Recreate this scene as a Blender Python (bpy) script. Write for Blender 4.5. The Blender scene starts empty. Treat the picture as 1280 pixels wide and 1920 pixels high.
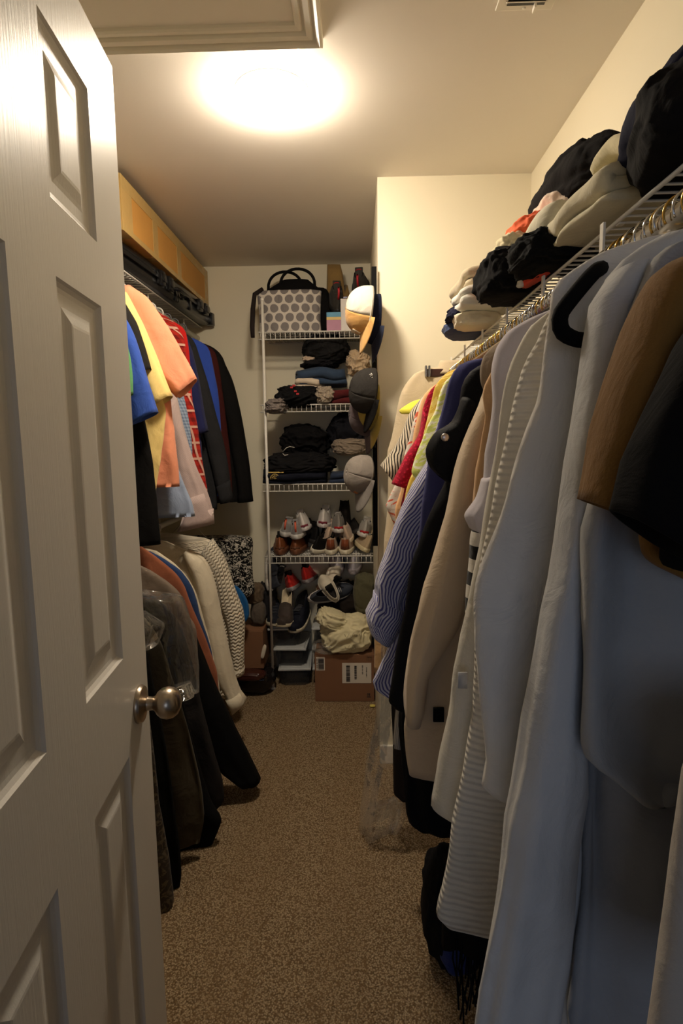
import bpy, bmesh, math, random
from mathutils import Vector, Matrix, Euler, noise
random.seed(7)
C = bpy.context.scene.collection
SC = bpy.context.scene
PI = math.pi

# ------------------------------------------------------------------ camera
F_PX, PITCH, YAW, ROLL, CAM_Z = 1067.1, -0.1246, -0.0274, -0.0127, 1.4194
cy, sy = math.cos(YAW), math.sin(YAW)
FWD = Vector((sy*math.cos(PITCH), cy*math.cos(PITCH), math.sin(PITCH)))
RT0 = Vector((cy, -sy, 0)); UP0 = RT0.cross(FWD)
RT = RT0*math.cos(ROLL) + UP0*math.sin(ROLL)
UPV = UP0*math.cos(ROLL) - RT0*math.sin(ROLL)
CAM = Vector((0, 0, CAM_Z))
cd = bpy.data.cameras.new('camera'); cam = bpy.data.objects.new('camera', cd); C.objects.link(cam)
cd.sensor_fit = 'VERTICAL'; cd.sensor_height = 24.0; cd.lens = 24.0*F_PX/1920.0
cd.clip_start = 0.02
M3 = Matrix((RT, UPV, -FWD)).transposed()
cam.matrix_world = Matrix.Translation(CAM) @ M3.to_4x4()
SC.camera = cam
SC.view_settings.view_transform = 'Standard'; SC.view_settings.look = 'None'
SC.view_settings.gamma = 1.0; SC.view_settings.use_curve_mapping = False
SC.view_settings.exposure = 0.35

# ------------------------------------------------------------------ light
LAMP_POWER = 150.0          # emission strength of the ceiling dome
world = bpy.data.worlds.new('world'); SC.world = world; world.use_nodes = True
bg = world.node_tree.nodes['Background']
bg.inputs[0].default_value = (0.66, 0.72, 0.86, 1); bg.inputs[1].default_value = 0.05
ad = bpy.data.lights.new('bedroom_daylight', 'AREA'); ao = bpy.data.objects.new('bedroom_daylight', ad); C.objects.link(ao)
ad.shape = 'RECTANGLE'; ad.size = 1.6; ad.size_y = 1.3; ad.energy = 9.5; ad.color = (0.64, 0.76, 1.0)
ao.location = (-0.3, -3.0, 1.5); ao.rotation_euler = (PI/2, 0, 0)

def ray(x, y): return FWD + RT*((x-640)/F_PX) - UPV*((y-960)/F_PX)
def at(x, y, Y):
    d = ray(x, y); return CAM + d*(Y/d.y)
def atx(x, y, X):
    d = ray(x, y); return CAM + d*(X/d.x)
def atz(x, y, Z):
    d = ray(x, y); return CAM + d*((Z-CAM_Z)/d.z)

# ------------------------------------------------------------------ materials
MATS = {}
def s2l(c): return tuple(((v/255.0)/12.92 if v/255.0 <= 0.04045 else ((v/255.0+0.055)/1.055)**2.4) for v in c)
class N:
    def __init__(self, m): self.t = m.node_tree; self.p = self.t.nodes['Principled BSDF']
    def new(self, k, **kw):
        n = self.t.nodes.new(k)
        for a, b in kw.items(): setattr(n, a, b)
        return n
    def link(self, a, b): self.t.links.new(a, b)
    def math(self, op, a, b=None):
        n = self.new('ShaderNodeMath', operation=op)
        for i, v in enumerate((a, b)):
            if v is None: continue
            if isinstance(v, (int, float)): n.inputs[i].default_value = v
            else: self.link(v, n.inputs[i])
        return n.outputs[0]
    def coord(self, kind='Object'):
        return self.new('ShaderNodeTexCoord').outputs[kind]
    def noise(self, vec, scale, detail=3, rough=.5, dist=0):
        n = self.new('ShaderNodeTexNoise'); self.link(vec, n.inputs['Vector'])
        n.inputs['Scale'].default_value = scale; n.inputs['Detail'].default_value = detail
        n.inputs['Roughness'].default_value = rough; n.inputs['Distortion'].default_value = dist
        return n.outputs['Fac']
    def bump(self, h, strength, dist=.002, prev=None):
        b = self.new('ShaderNodeBump'); b.inputs['Strength'].default_value = strength; b.inputs['Distance'].default_value = dist
        self.link(h, b.inputs['Height'])
        if prev is not None: self.link(prev, b.inputs['Normal'])
        self.link(b.outputs[0], self.p.inputs['Normal']); return b.outputs[0]
    def mix(self, fac, a, b):
        n = self.new('ShaderNodeMix', data_type='RGBA')
        if isinstance(fac, (int, float)): n.inputs['Factor'].default_value = fac
        else: self.link(fac, n.inputs['Factor'])
        for i, v in ((6, a), (7, b)):
            if isinstance(v, tuple): n.inputs[i].default_value = (*v[:3], 1)
            else: self.link(v, n.inputs[i])
        return n.outputs[2]
    def map(self, vec, scale=(1,1,1), rot=(0,0,0)):
        n = self.new('ShaderNodeMapping'); self.link(vec, n.inputs['Vector'])
        n.inputs['Scale'].default_value = scale; n.inputs['Rotation'].default_value = rot
        return n.outputs[0]
def newmat(name, rgb, rough=.6, metal=0, spec=.5):
    m = bpy.data.materials.new(name); m.use_nodes = True; n = N(m)
    n.p.inputs['Base Color'].default_value = (*s2l(rgb), 1)
    n.p.inputs['Roughness'].default_value = rough; n.p.inputs['Metallic'].default_value = metal
    n.p.inputs['Specular IOR Level'].default_value = spec
    return m, n
def plain(name, rgb, rough=.5, metal=0, spec=.5, noise_amt=.12, nscale=30, bump=.15):
    key = ('p', name)
    if key in MATS: return MATS[key]
    m, n = newmat(name, rgb, rough, metal, spec)
    co = n.coord(); f = n.noise(co, nscale)
    c = s2l(rgb); d = tuple(v*(1-noise_amt) for v in c)
    n.link(n.mix(f, d, tuple(min(1, v*(1+noise_amt)) for v in c)), n.p.inputs['Base Color'])
    n.bump(f, bump, .001)
    MATS[key] = m; return m
def fabric(rgb, pat=None, rgb2=None, size=.01, rough=.92, weave=900, sheen=.15, wr=.35, rgb3=None):
    key = ('f', rgb, pat, rgb2, size, rough, rgb3)
    if key in MATS: return MATS[key]
    m, n = newmat('fabric_'+(pat or 'plain'), rgb, rough, 0, .25)
    dk = sum(rgb) < 130
    if dk: n.p.inputs['Specular IOR Level'].default_value = .1
    n.p.inputs['Sheen Weight'].default_value = 0.0 if dk else (sheen if sum(rgb) > 400 else sheen*.4); n.p.inputs['Sheen Roughness'].default_value = .5
    uv = n.coord('UV'); ob = n.coord('Object')
    A = s2l(rgb); B = s2l(rgb2) if rgb2 else A
    va = n.noise(ob, 14, 4)
    base = n.mix(va, tuple(v*.86 for v in A), tuple(min(1, v*1.1) for v in A))
    sep = n.new('ShaderNodeSeparateXYZ'); n.link(uv, sep.inputs[0]); U, V = sep.outputs[0], sep.outputs[1]
    col = base; hb = None
    def band(src, size, duty=.5):
        return n.math('LESS_THAN', n.math('FRACT', n.math('DIVIDE', src, size)), duty)
    if pat == 'vstripe': col = n.mix(band(U, size), base, B)
    elif pat == 'wstripe':
        w = n.noise(uv, 9, 2); U2 = n.math('ADD', U, n.math('MULTIPLY', w, .05))
        col = n.mix(band(U2, size, .45), base, B)
    elif pat == 'hstripe': col = n.mix(band(V, size), base, B)
    elif pat == 'plaid':
        f = n.math('ADD', n.math('MULTIPLY', band(U, size), .5), n.math('MULTIPLY', band(V, size), .5))
        col = n.mix(f, base, B)
        if rgb3:
            g = n.math('MULTIPLY', band(U, size*2, .14), 1.0); h = band(V, size*2, .14)
            col = n.mix(n.math('MAXIMUM', g, h), col, s2l(rgb3))
    elif pat == 'windowpane':
        col = n.mix(n.math('MAXIMUM', band(U, size, .12), band(V, size, .12)), base, B)
    elif pat == 'dots':
        def grid(ou, ov):
            a = n.math('SUBTRACT', n.math('FRACT', n.math('ADD', n.math('DIVIDE', U, size), ou)), .5)
            b = n.math('SUBTRACT', n.math('FRACT', n.math('ADD', n.math('DIVIDE', V, size*1.7), ov)), .5)
            b = n.math('MULTIPLY', b, 1.7)
            d = n.math('ADD', n.math('MULTIPLY', a, a), n.math('MULTIPLY', b, b))
            return n.math('LESS_THAN', d, .40**2)
        col = n.mix(n.math('MAXIMUM', grid(0, 0), grid(.5, .5)), base, B)
    elif pat == 'floral':
        f = n.noise(n.map(uv, (1, 1, 1)), 1.0/size, 3, .6, 1.6)
        r = n.new('ShaderNodeValToRGB'); n.link(f, r.inputs[0]); r.color_ramp.elements[0].position = .52; r.color_ramp.elements[1].position = .56
        col = n.mix(r.outputs[0], base, B)
    elif pat == 'leaf':
        w = n.new('ShaderNodeTexWave'); n.link(n.map(uv, (1, 1, 1), (0, 0, .7)), w.inputs[0]); w.wave_type = 'BANDS'
        w.inputs['Scale'].default_value = 1/size; w.inputs['Distortion'].default_value = 4; w.inputs['Detail Scale'].default_value = .6
        r = n.new('ShaderNodeValToRGB'); n.link(w.outputs['Fac'], r.inputs[0]); r.color_ramp.elements[0].position = .62; r.color_ramp.elements[1].position = .68
        col = n.mix(r.outputs[0], base, B)
    elif pat == 'lace':
        v = n.new('ShaderNodeTexVoronoi'); n.link(uv, v.inputs['Vector']); v.inputs['Scale'].default_value = 1/size
        r = n.new('ShaderNodeValToRGB'); n.link(v.outputs['Distance'], r.inputs[0]); r.color_ramp.elements[0].position = .2; r.color_ramp.elements[1].position = .45
        col = n.mix(r.outputs[0], base, B); hb = v.outputs['Distance']
    elif pat == 'quilt':
        su = n.math('MULTIPLY', n.math('SINE', n.math('MULTIPLY', U, 2*PI/.026)), .0032)
        vv = n.math('ADD', V, su)
        hb = n.math('ABSOLUTE', n.math('SINE', n.math('MULTIPLY', vv, PI/size)))
    elif pat == 'rib':
        hb = n.math('SINE', n.math('MULTIPLY', U if size > 0 else V, 2*PI/abs(size)))
    n.link(col, n.p.inputs['Base Color'])
    prev = None
    if hb is not None: prev = n.bump(hb, .9 if pat in ('quilt',) else .6, .005 if pat == 'quilt' else .0015)
    wrk = n.noise(ob, 11, 5, .55, .8)
    prev = n.bump(wrk, wr, .02, prev)
    n.bump(n.noise(uv, weave, 1), .25, .0006, prev)
    MATS[key] = m; return m
def film(name='clear_film', tint=(1, 1, 1), a=.78):
    if name in MATS: return MATS[name]
    m = bpy.data.materials.new(name); m.use_nodes = True; t = m.node_tree; t.nodes.clear()
    o = t.nodes.new('ShaderNodeOutputMaterial'); mx = t.nodes.new('ShaderNodeMixShader')
    tr = t.nodes.new('ShaderNodeBsdfTransparent'); tr.inputs[0].default_value = (*tint, 1)
    gl = t.nodes.new('ShaderNodeBsdfGlossy'); gl.inputs['Roughness'].default_value = .07
    gl.inputs[0].default_value = (.95, .95, .95, 1)
    lw = t.nodes.new('ShaderNodeLayerWeight'); lw.inputs[0].default_value = .35
    tc = t.nodes.new('ShaderNodeTexCoord'); ns = t.nodes.new('ShaderNodeTexNoise'); ns.inputs['Scale'].default_value = 9
    ns.inputs['Distortion'].default_value = .8
    t.links.new(tc.outputs['Object'], ns.inputs['Vector'])
    b = t.nodes.new('ShaderNodeBump'); b.inputs['Strength'].default_value = 1; b.inputs['Distance'].default_value = .02
    t.links.new(ns.outputs['Fac'], b.inputs['Height']); t.links.new(b.outputs[0], gl.inputs['Normal']); t.links.new(b.outputs[0], lw.inputs['Normal'])
    ma = t.nodes.new('ShaderNodeMath'); ma.operation = 'MULTIPLY_ADD'
    t.links.new(lw.outputs['Fresnel'], ma.inputs[0]); ma.inputs[1].default_value = .5; ma.inputs[2].default_value = .07
    t.links.new(ma.outputs[0], mx.inputs[0]); t.links.new(tr.outputs[0], mx.inputs[1])
    df = t.nodes.new('ShaderNodeBsdfDiffuse'); df.inputs[0].default_value = (.75, .75, .74, 1); ms = t.nodes.new('ShaderNodeMixShader'); ms.inputs[0].default_value = .18
    t.links.new(gl.outputs[0], ms.inputs[1]); t.links.new(df.outputs[0], ms.inputs[2]); t.links.new(ms.outputs[0], mx.inputs[2])
    t.links.new(mx.outputs[0], o.inputs[0]); MATS[name] = m; return m

def wall_mat(name, rgb):
    m, n = newmat(name, rgb, .85, 0, .2); co = n.coord(); A = s2l(rgb)
    f = n.noise(co, 3, 4)
    n.link(n.mix(f, tuple(v*.97 for v in A), tuple(min(1, v*1.02) for v in A)), n.p.inputs['Base Color'])
    n.bump(n.noise(co, 220, 3), .12, .001); return m
M_WALL = wall_mat('painted_wall', (234, 225, 200))
M_CEIL = wall_mat('painted_ceiling', (234, 227, 216))
M_TRIM = plain('trim_paint', (232, 226, 212), .4, noise_amt=.02, bump=.05)
def carpet():
    m, n = newmat('carpet', (150, 128, 98), 1, 0, .1); co = n.coord(); A = s2l((204, 180, 145)); B = s2l((122, 98, 70))
    v = n.new('ShaderNodeTexVoronoi'); n.link(co, v.inputs['Vector']); v.inputs['Scale'].default_value = 190
    f = n.noise(co, 150, 4, .7); g = n.noise(co, 2.2, 3)
    mixf = n.math('MULTIPLY', n.math('ADD', f, v.outputs['Distance']), .72)
    r = n.new('ShaderNodeValToRGB'); n.link(mixf, r.inputs[0]); r.color_ramp.elements[0].position = .46; r.color_ramp.elements[1].position = .86
    base = n.mix(r.outputs[0], A, B)
    # pile brushed in lanes by a vacuum: the nap of each lane leans its own way
    sp = n.new('ShaderNodeSeparateXYZ'); n.link(co, sp.inputs[0])
    lane = n.math('LESS_THAN', n.math('FRACT', n.math('ADD', n.math('MULTIPLY', sp.outputs[0], 3.1), n.math('MULTIPLY', n.noise(co, 1.3), .8))), .5)
    lane2 = n.math('MULTIPLY', lane, .16)
    n.link(n.mix(n.math('ADD', lane2, n.math('MULTIPLY', g, .15)), base, s2l((146, 118, 84))), n.p.inputs['Base Color'])
    p = n.bump(v.outputs['Distance'], .9, .007); n.bump(f, .8, .008, p); return m
M_CARPET = carpet()
def door_mat():
    m, n = newmat('door_paint', (226, 222, 214), .36, 0, .5); co = n.coord()
    f = n.noise(n.map(co, (260, 260, 5)), 1, 3, .6, .3)
    n.bump(f, .28, .0012); n.link(n.math('ADD', n.math('MULTIPLY', f, .12), .30), n.p.inputs['Roughness'])
    n.p.inputs['Base Color'].default_value = (*s2l((226, 222, 214)), 1); return m
M_DOOR = door_mat()
M_NICKEL = plain('satin_nickel', (178, 165, 148), .3, 1, noise_amt=.02, bump=.02)
M_WIRE = plain('white_coated_wire', (226, 222, 212), .35, noise_amt=.02, bump=.0)
M_CHROME = plain('chrome', (205, 205, 205), .18, 1, noise_amt=.02, bump=0)
M_BRASS = plain('brass', (196, 160, 84), .22, 1, noise_amt=.04, bump=0)
M_BLACKP = plain('black_plastic', (20, 20, 21), .27, noise_amt=.1, bump=.1)
M_WHITEP = plain('white_plastic', (228, 224, 214), .35, noise_amt=.02, bump=0)
M_CARD = plain('cardboard', (122, 84, 56), .85, noise_amt=.06, nscale=12)
M_CARD2 = plain('kraft_cardboard', (186, 134, 62), .8, noise_amt=.06, nscale=12)

# ------------------------------------------------------------------ mesh helpers
def link(name, me, mat=None, parent=None, smooth=True):
    o = bpy.data.objects.new(name, me); C.objects.link(o)
    if mat is not None:
        for mm in (mat if isinstance(mat, (list, tuple)) else [mat]): me.materials.append(mm)
    if smooth:
        for p in me.polygons: p.use_smooth = True
    if parent is not None: o.parent = parent
    return o
def thing(name, label, cat, loc=(0, 0, 0), rot=(0, 0, 0), group=None):
    o = bpy.data.objects.new(name, None); C.objects.link(o); o.empty_display_size = .02
    o.location = loc; o.rotation_euler = rot; tag(o, label, cat, group); return o
def tag(o, label, cat, group=None, kind=None):
    if label: o['label'] = label
    if cat: o['category'] = cat
    if group: o['group'] = group
    if kind: o['kind'] = kind
    return o
def struct(o, label=None, cat=None):
    o['kind'] = 'structure'
    if label: o['label'] = label
    if cat: o['category'] = cat
    return o
def from_py(name, vs, fs, mat, parent=None, smooth=True, uvs=None, mi=None):
    me = bpy.data.meshes.new(name); me.from_pydata([tuple(v) for v in vs], [], fs); me.update()
    if uvs:
        l = me.uv_layers.new(name='UVMap')
        for p in me.polygons:
            us = [uvs[me.loops[k].vertex_index][0] for k in p.loop_indices]
            for k in p.loop_indices:
                l.data[k].uv = uvs[me.loops[k].vertex_index]
    o = link(name, me, mat, parent, smooth)
    if mi:
        for i, p in enumerate(me.polygons): p.material_index = mi[i]
    return o
def bm_new(): return bmesh.new()
def bbox(bm, lo, hi, bev=0, rot=None, org=None):
    lo, hi = Vector(lo), Vector(hi)
    r = bmesh.ops.create_cube(bm, size=1)['verts']
    for v in r: v.co = Vector((lo[i] + (v.co[i]+.5)*(hi[i]-lo[i]) for i in range(3)))
    if rot is not None:
        for v in r: v.co = rot @ (v.co-Vector(org)) + Vector(org)
    if bev > 0:
        es = list({e for v in r for e in v.link_edges})
        bmesh.ops.bevel(bm, geom=es, offset=bev, segments=2, profile=.6, affect='EDGES', clamp_overlap=True)
def tube(bm, pts, r, seg=8, closed=False):
    pts = [Vector(p) for p in pts]; n = len(pts); rings = []
    t0 = (pts[1]-pts[0]).normalized(); up = Vector((0, 0, 1)) if abs(t0.z) < .9 else Vector((1, 0, 0))
    a = t0.cross(up).normalized()
    for i, p in enumerate(pts):
        if closed: t = (pts[(i+1) % n]-pts[i-1]).normalized()
        else: t = (pts[min(i+1, n-1)]-pts[max(i-1, 0)]).normalized()
        a = (a - t*a.dot(t)).normalized(); b = t.cross(a)
        rr = r[i] if isinstance(r, (list, tuple)) else r
        rings.append([bm.verts.new(p + (a*math.cos(2*PI*k/seg) + b*math.sin(2*PI*k/seg))*rr) for k in range(seg)])
    m = n if closed else n-1
    for i in range(m):
        A, B = rings[i], rings[(i+1) % n]
        for k in range(seg): bm.faces.new((A[k], A[(k+1) % seg], B[(k+1) % seg], B[k]))
    if not closed:
        bm.faces.new(list(reversed(rings[0]))); bm.faces.new(rings[-1])
def lathe(bm, prof, origin=(0, 0, 0), axis='Z', seg=32):
    rings = []; org = Vector(origin)
    for r, h in prof:
        ring = []
        for k in range(seg):
            a = 2*PI*k/seg; x, y = r*math.cos(a), r*math.sin(a)
            p = (x, y, h) if axis == 'Z' else ((h, x, y) if axis == 'X' else (y, h, x))
            ring.append(bm.verts.new(org+Vector(p)))
        rings.append(ring)
    for i in range(len(rings)-1):
        for k in range(seg): bm.faces.new((rings[i][k], rings[i][(k+1) % seg], rings[i+1][(k+1) % seg], rings[i+1][k]))
    bm.faces.new(list(reversed(rings[0]))); bm.faces.new(rings[-1])
def finish(bm, name, mat, parent=None, smooth=False, weld=False):
    bmesh.ops.recalc_face_normals(bm, faces=bm.faces[:])
    me = bpy.data.meshes.new(name); bm.to_mesh(me); bm.free()
    o = link(name, me, mat, parent, smooth)
    return o
def smooth_angle(o, ang=.6):
    me = o.data
    for p in me.polygons: p.use_smooth = True
    try: me.set_sharp_from_angle(angle=ang)
    except Exception: pass
    return o
def cr(p0, p1, p2, p3, t):
    return .5*((2*p1) + (-p0+p2)*t + (2*p0-5*p1+4*p2-p3)*t*t + (-p0+3*p1-3*p2+p3)*t*t*t)
def resample(keys, n):
    """keys: list of tuples of floats; catmull-rom by index chord"""
    K = [Vector(k) for k in keys]; m = len(K)
    L = [0]
    for i in range(1, m): L.append(L[-1] + max(1e-6, (K[i]-K[i-1]).length))
    out = []
    for j in range(n):
        s = L[-1]*j/(n-1); i = 0
        while i < m-2 and L[i+1] < s: i += 1
        t = (s-L[i])/(L[i+1]-L[i])
        a, b = K[i], K[i+1]; p0 = K[i-1] if i > 0 else a*2-b; p3 = K[i+2] if i+2 < m else b*2-a
        # limit overshoot: blend with linear
        out.append(cr(p0, a, b, p3, t)*.7 + a.lerp(b, t)*.3)
    return out
def resample_nd(keys, n):
    m = len(keys); L = [0]
    for i in range(1, m): L.append(L[-1] + max(1e-6, math.dist(keys[i], keys[i-1])))
    out = []
    for j in range(n):
        s = L[-1]*j/(n-1); i = 0
        while i < m-2 and L[i+1] < s: i += 1
        t = (s-L[i])/(L[i+1]-L[i]); a, b = keys[i], keys[i+1]
        p0 = keys[i-1] if i > 0 else tuple(2*u-v for u, v in zip(a, b)); p3 = keys[i+2] if i+2 < m else tuple(2*v-u for u, v in zip(a, b))
        out.append([cr(w, u, v, x, t)*.7 + (u+(v-u)*t)*.3 for w, u, v, x in zip(p0, a, b, p3)])
    return out
def loft(name, rings, mat, parent=None, nseg=40, fold=.008, nf=5, seed=0, ex=.8, lip=True, wr=.5, grow=True, curl=None):
    """rings: (centre, U, V) with half axes; folds run along the length"""
    rnd = random.Random(seed); ph = rnd.uniform(0, 6); so = Vector((rnd.uniform(0, 50), rnd.uniform(0, 50), rnd.uniform(0, 50)))
    n = len(rings); vs = []; uvs = []; L = 0
    for i, (c, U, V) in enumerate(rings):
        c = Vector(c); U = Vector(U); V = Vector(V)
        if i: L += (c-Vector(rings[i-1][0])).length
        t = i/(n-1); amp = fold*((.25+.9*t) if grow else 1)
        per = 0; prev = None
        for k in range(nseg):
            th = 2*PI*k/nseg; cs, sn = math.cos(th), math.sin(th)
            x = math.copysign(abs(cs)**ex, cs); y = math.copysign(abs(sn)**ex, sn)
            base = U*x + V*y
            nrm = (U.normalized()*x*V.length + V.normalized()*y*U.length)
            nrm = nrm.normalized() if nrm.length > 1e-9 else U.normalized()
            q = Vector((cs*1.6, sn*1.6, L*2.2)) + so
            d = math.sin(nf*th + ph + 2.2*noise.noise(Vector((L*2.0, ph, 0))))*.55 + noise.noise(q*1.3)*1.3
            cb = c+base
            w = noise.noise(Vector(cb*9)+so)*wr*.006 + noise.noise(Vector(cb*22)+so)*wr*.0025
            rg = 1-abs(noise.noise(Vector((cb.x*13+cb.z*5, cb.y*13, cb.z*3.2-cb.x*2))+so))*2.6
            w += max(-.6, rg)*.0062*wr*min(1, .3+t)
            p = c + base + nrm*(amp*d*min(1, U.length/.05) + w)
            if prev is not None: per += (p-prev).length
            prev = p; vs.append(p); uvs.append((per, L))
    fs = []
    for i in range(n-1):
        for k in range(nseg):
            a, b = i*nseg+k, i*nseg+(k+1) % nseg
            fs.append((a, b, b+nseg, a+nseg))
    # hem: turn inwards and up
    c, U, V = rings[-1]; c0 = Vector(rings[max(0, n-3)][0]); last = (n-1)*nseg; C0 = Vector(c)
    base_n = len(vs)
    inn = (c0-C0)
    for s, dd in ((.9, 0.0), (.82, 1.0)):
        for k in range(nseg):
            p = C0 + (vs[last+k]-C0)*s + inn*dd; vs.append(p); uvs.append((uvs[last+k][0], uvs[last+k][1]))
    for k in range(nseg):
        a, b = last+k, last+(k+1) % nseg; c2, d2 = base_n+k, base_n+(k+1) % nseg
        fs.append((a, b, d2, c2)); fs.append((c2, d2, d2+nseg, c2+nseg))
    fs.append(tuple(base_n+nseg+k for k in range(nseg)))
    fs.append(tuple(reversed(range(nseg))))
    return from_py(name, vs, fs, mat, parent, True, uvs)

exec_order = []
# ------------------------------------------------------------------ setting
XL, XR, XB, D, D3, H, YF = -1.2185, 0.6894, 0.0918, 3.4663, 2.3737, 2.44, 0.21
def boxobj(name, lo, hi, mat, parent=None, bev=0):
    bm = bm_new(); bbox(bm, lo, hi, bev); return finish(bm, name, mat, parent)
struct(boxobj('floor', (XL-.1, -3.2, -.1), (XR+.1, D+.1, 0), M_CARPET), 'light brown cut pile carpet on the closet floor', 'floor')
struct(boxobj('ceiling', (XL-.1, YF-.12, H), (XR+.1, D+.1, H+.1), M_CEIL), 'cream painted ceiling with the round light', 'ceiling')
struct(boxobj('wall_left', (XL-.1, YF-.12, 0), (XL, D+.1, H), M_WALL), 'cream wall behind the left hanging clothes', 'wall')
struct(boxobj('wall_right', (XR, YF-.12, 0), (XR+.1, D3, H), M_WALL), 'cream wall behind the right wire shelf', 'wall')
struct(boxobj('wall_back', (XL, D, 0), (XB, D+.1, H), M_WALL), 'cream back wall of the alcove behind the shoe shelves', 'wall')
struct(boxobj('wall_corner', (XB, D3, 0), (XR+.1, D+.1, H), M_WALL), 'cream wall section jutting out at the far right end', 'wall')
bm = bm_new()
bbox(bm, (XL-.1, YF-.12, 0), (-.345, YF, H)); bbox(bm, (.47, YF-.12, 0), (XR+.1, YF, H)); bbox(bm, (-.345, YF-.12, 2.07), (.47, YF, H))
struct(finish(bm, 'wall_front', M_WALL), 'cream wall around the doorway', 'wall')
bm = bm_new()
for x0, x1 in ((-.345, -.325), (.45, .47)): bbox(bm, (x0, YF-.125, 0), (x1, YF+.002, 2.07), .002)
bbox(bm, (-.345, YF-.125, 2.05), (.47, YF+.002, 2.07), .002)
struct(finish(bm, 'trim_1', M_TRIM), 'white door jamb around the doorway', 'door frame')
def baseboard(name, lo, hi, lab):
    bm = bm_new(); bbox(bm, lo, hi, .004); struct(finish(bm, name, M_TRIM), lab, 'baseboard')
baseboard('baseboard_back', (XL, D-.014, 0), (XB, D, .085), 'white baseboard along the back wall')
baseboard('baseboard_left', (XL, YF, 0), (XL+.014, D-.014, .085), 'white baseboard along the left wall')
baseboard('baseboard_right', (XR-.014, YF, 0), (XR, D3-.014, .085), 'white baseboard along the right wall')
baseboard('baseboard_corner', (XB, D3-.014, 0), (XR-.014, D3, .085), 'white baseboard of the jutting wall section')

# attic hatch: panel with moulded casing, its far right corner in view
t = thing('attic_hatch', 'white ceiling access panel with moulded casing above the door', 'ceiling hatch', (-.44, 1.25, H))
t['kind'] = 'structure'
x0, x1, y0, y1 = -.80, -.075, .90, 1.592
prof = [(0, 0), (.001, -.024), (.008, -.028), (.015, -.024), (.018, -.015), (.024, -.014), (.027, -.021), (.040, -.019), (.043, -.010), (.049, -.009), (.052, -.015), (.060, -.014), (.066, -.011), (.068, 0)]
def mould(a, b, nrm, mit0, mit1, name):
    a, b, nrm = Vector(a), Vector(b), Vector(nrm); dr = (b-a).normalized(); vs = []; fs = []
    for e, (p, s) in enumerate(((a, 1), (b, -1))):
        for u, w in prof: vs.append(p + nrm*u + dr*s*u + Vector((0, 0, w)))
    m = len(prof)
    for i in range(m-1): fs.append((i, i+1, m+i+1, m+i))
    fs.append(tuple(range(m))); fs.append(tuple(m+i for i in reversed(range(m))))
    o = from_py(name, vs, fs, M_TRIM, None, False); o.parent = t; o.matrix_parent_inverse = Matrix.Translation((.44, -1.25, -H)); return o
mould((x0, y1, H), (x1, y1, H), (0, -1, 0), 1, 1, 'casing'); mould((x1, y1, H), (x1, y0, H), (-1, 0, 0), 1, 1, 'casing')
mould((x1, y0, H), (x0, y0, H), (0, 1, 0), 1, 1, 'casing'); mould((x0, y0, H), (x0, y1, H), (1, 0, 0), 1, 1, 'casing')
bm = bm_new(); bbox(bm, (x0+.06, y0+.06, H-.004), (x1-.06, y1-.06, H+.004)); o = finish(bm, 'panel', M_CEIL, t)
o.matrix_parent_inverse = Matrix.Translation((.44, -1.25, -H))

def local(o, t):      # keep world placement of a mesh authored in world space under thing t
    t_m = Matrix.Translation(t.location) @ t.rotation_euler.to_matrix().to_4x4()
    o.parent = t; o.matrix_parent_inverse = t_m.inverted(); return o
# ceiling register
t = thing('ceiling_vent', 'cream metal air register in the ceiling, upper right', 'vent', (.41, 1.38, H))
bm = bm_new(); bbox(bm, (.342, 1.235, H-.004), (.476, 1.513, H), .003)
local(finish(bm, 'frame', M_TRIM), t)
bm = bm_new()
for i in range(11):
    y = 1.262+i*.0215; bbox(bm, (.362, y, H-.006), (.456, y+.014, H-.0045), 0, Matrix.Rotation(.5, 3, 'X'), (.4, y+.007, H-.004))
local(finish(bm, 'louvre', M_TRIM), t)
bm = bm_new(); bbox(bm, (.365, 1.255, H-.0045), (.453, 1.496, H-.0041)); local(finish(bm, 'slot_shade', M_BLACKP), t)  # black sheet standing in for the shade behind the louvres
bm = bm_new(); lathe(bm, [(.0001, -.0065), (.004, -.006), (.0045, -.0045)], (.409, 1.505, H)); local(finish(bm, 'screw', M_TRIM), t)
bm = bm_new(); bbox(bm, (.428, 1.485, H-.016), (.433, 1.507, H-.005), .001); local(finish(bm, 'lever', M_TRIM), t)

# ceiling light
LX, LY = -.238, 1.81
t = thing('ceiling_light', 'round glowing flush dome light on the ceiling', 'ceiling light', (LX, LY, H))
bm = bm_new(); lathe(bm, [(.109, 0), (.1085, -.0015), (.103, -.005), (.101, -.0045), (.099, -.007), (.096, -.007)], seg=64); o = finish(bm, 'trim_ring', M_WHITEP, t, True); smooth_angle(o)
me_ = bpy.data.materials.new('lamp_diffuser'); me_.use_nodes = True; n = N(me_)
n.p.inputs['Base Color'].default_value = (.9, .88, .82, 1); n.p.inputs['Emission Color'].default_value = (1.0, .86, .68, 1)
n.p.inputs['Emission Strength'].default_value = LAMP_POWER
bm = bm_new(); lathe(bm, [(.096, -.006)] + [(.096*math.cos(a), -.012-.045*math.sin(a)) for a in [i*PI/2/12 for i in range(12)]] + [(.001, -.057)], seg=64)
o = finish(bm, 'diffuser', me_, t, True)

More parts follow.
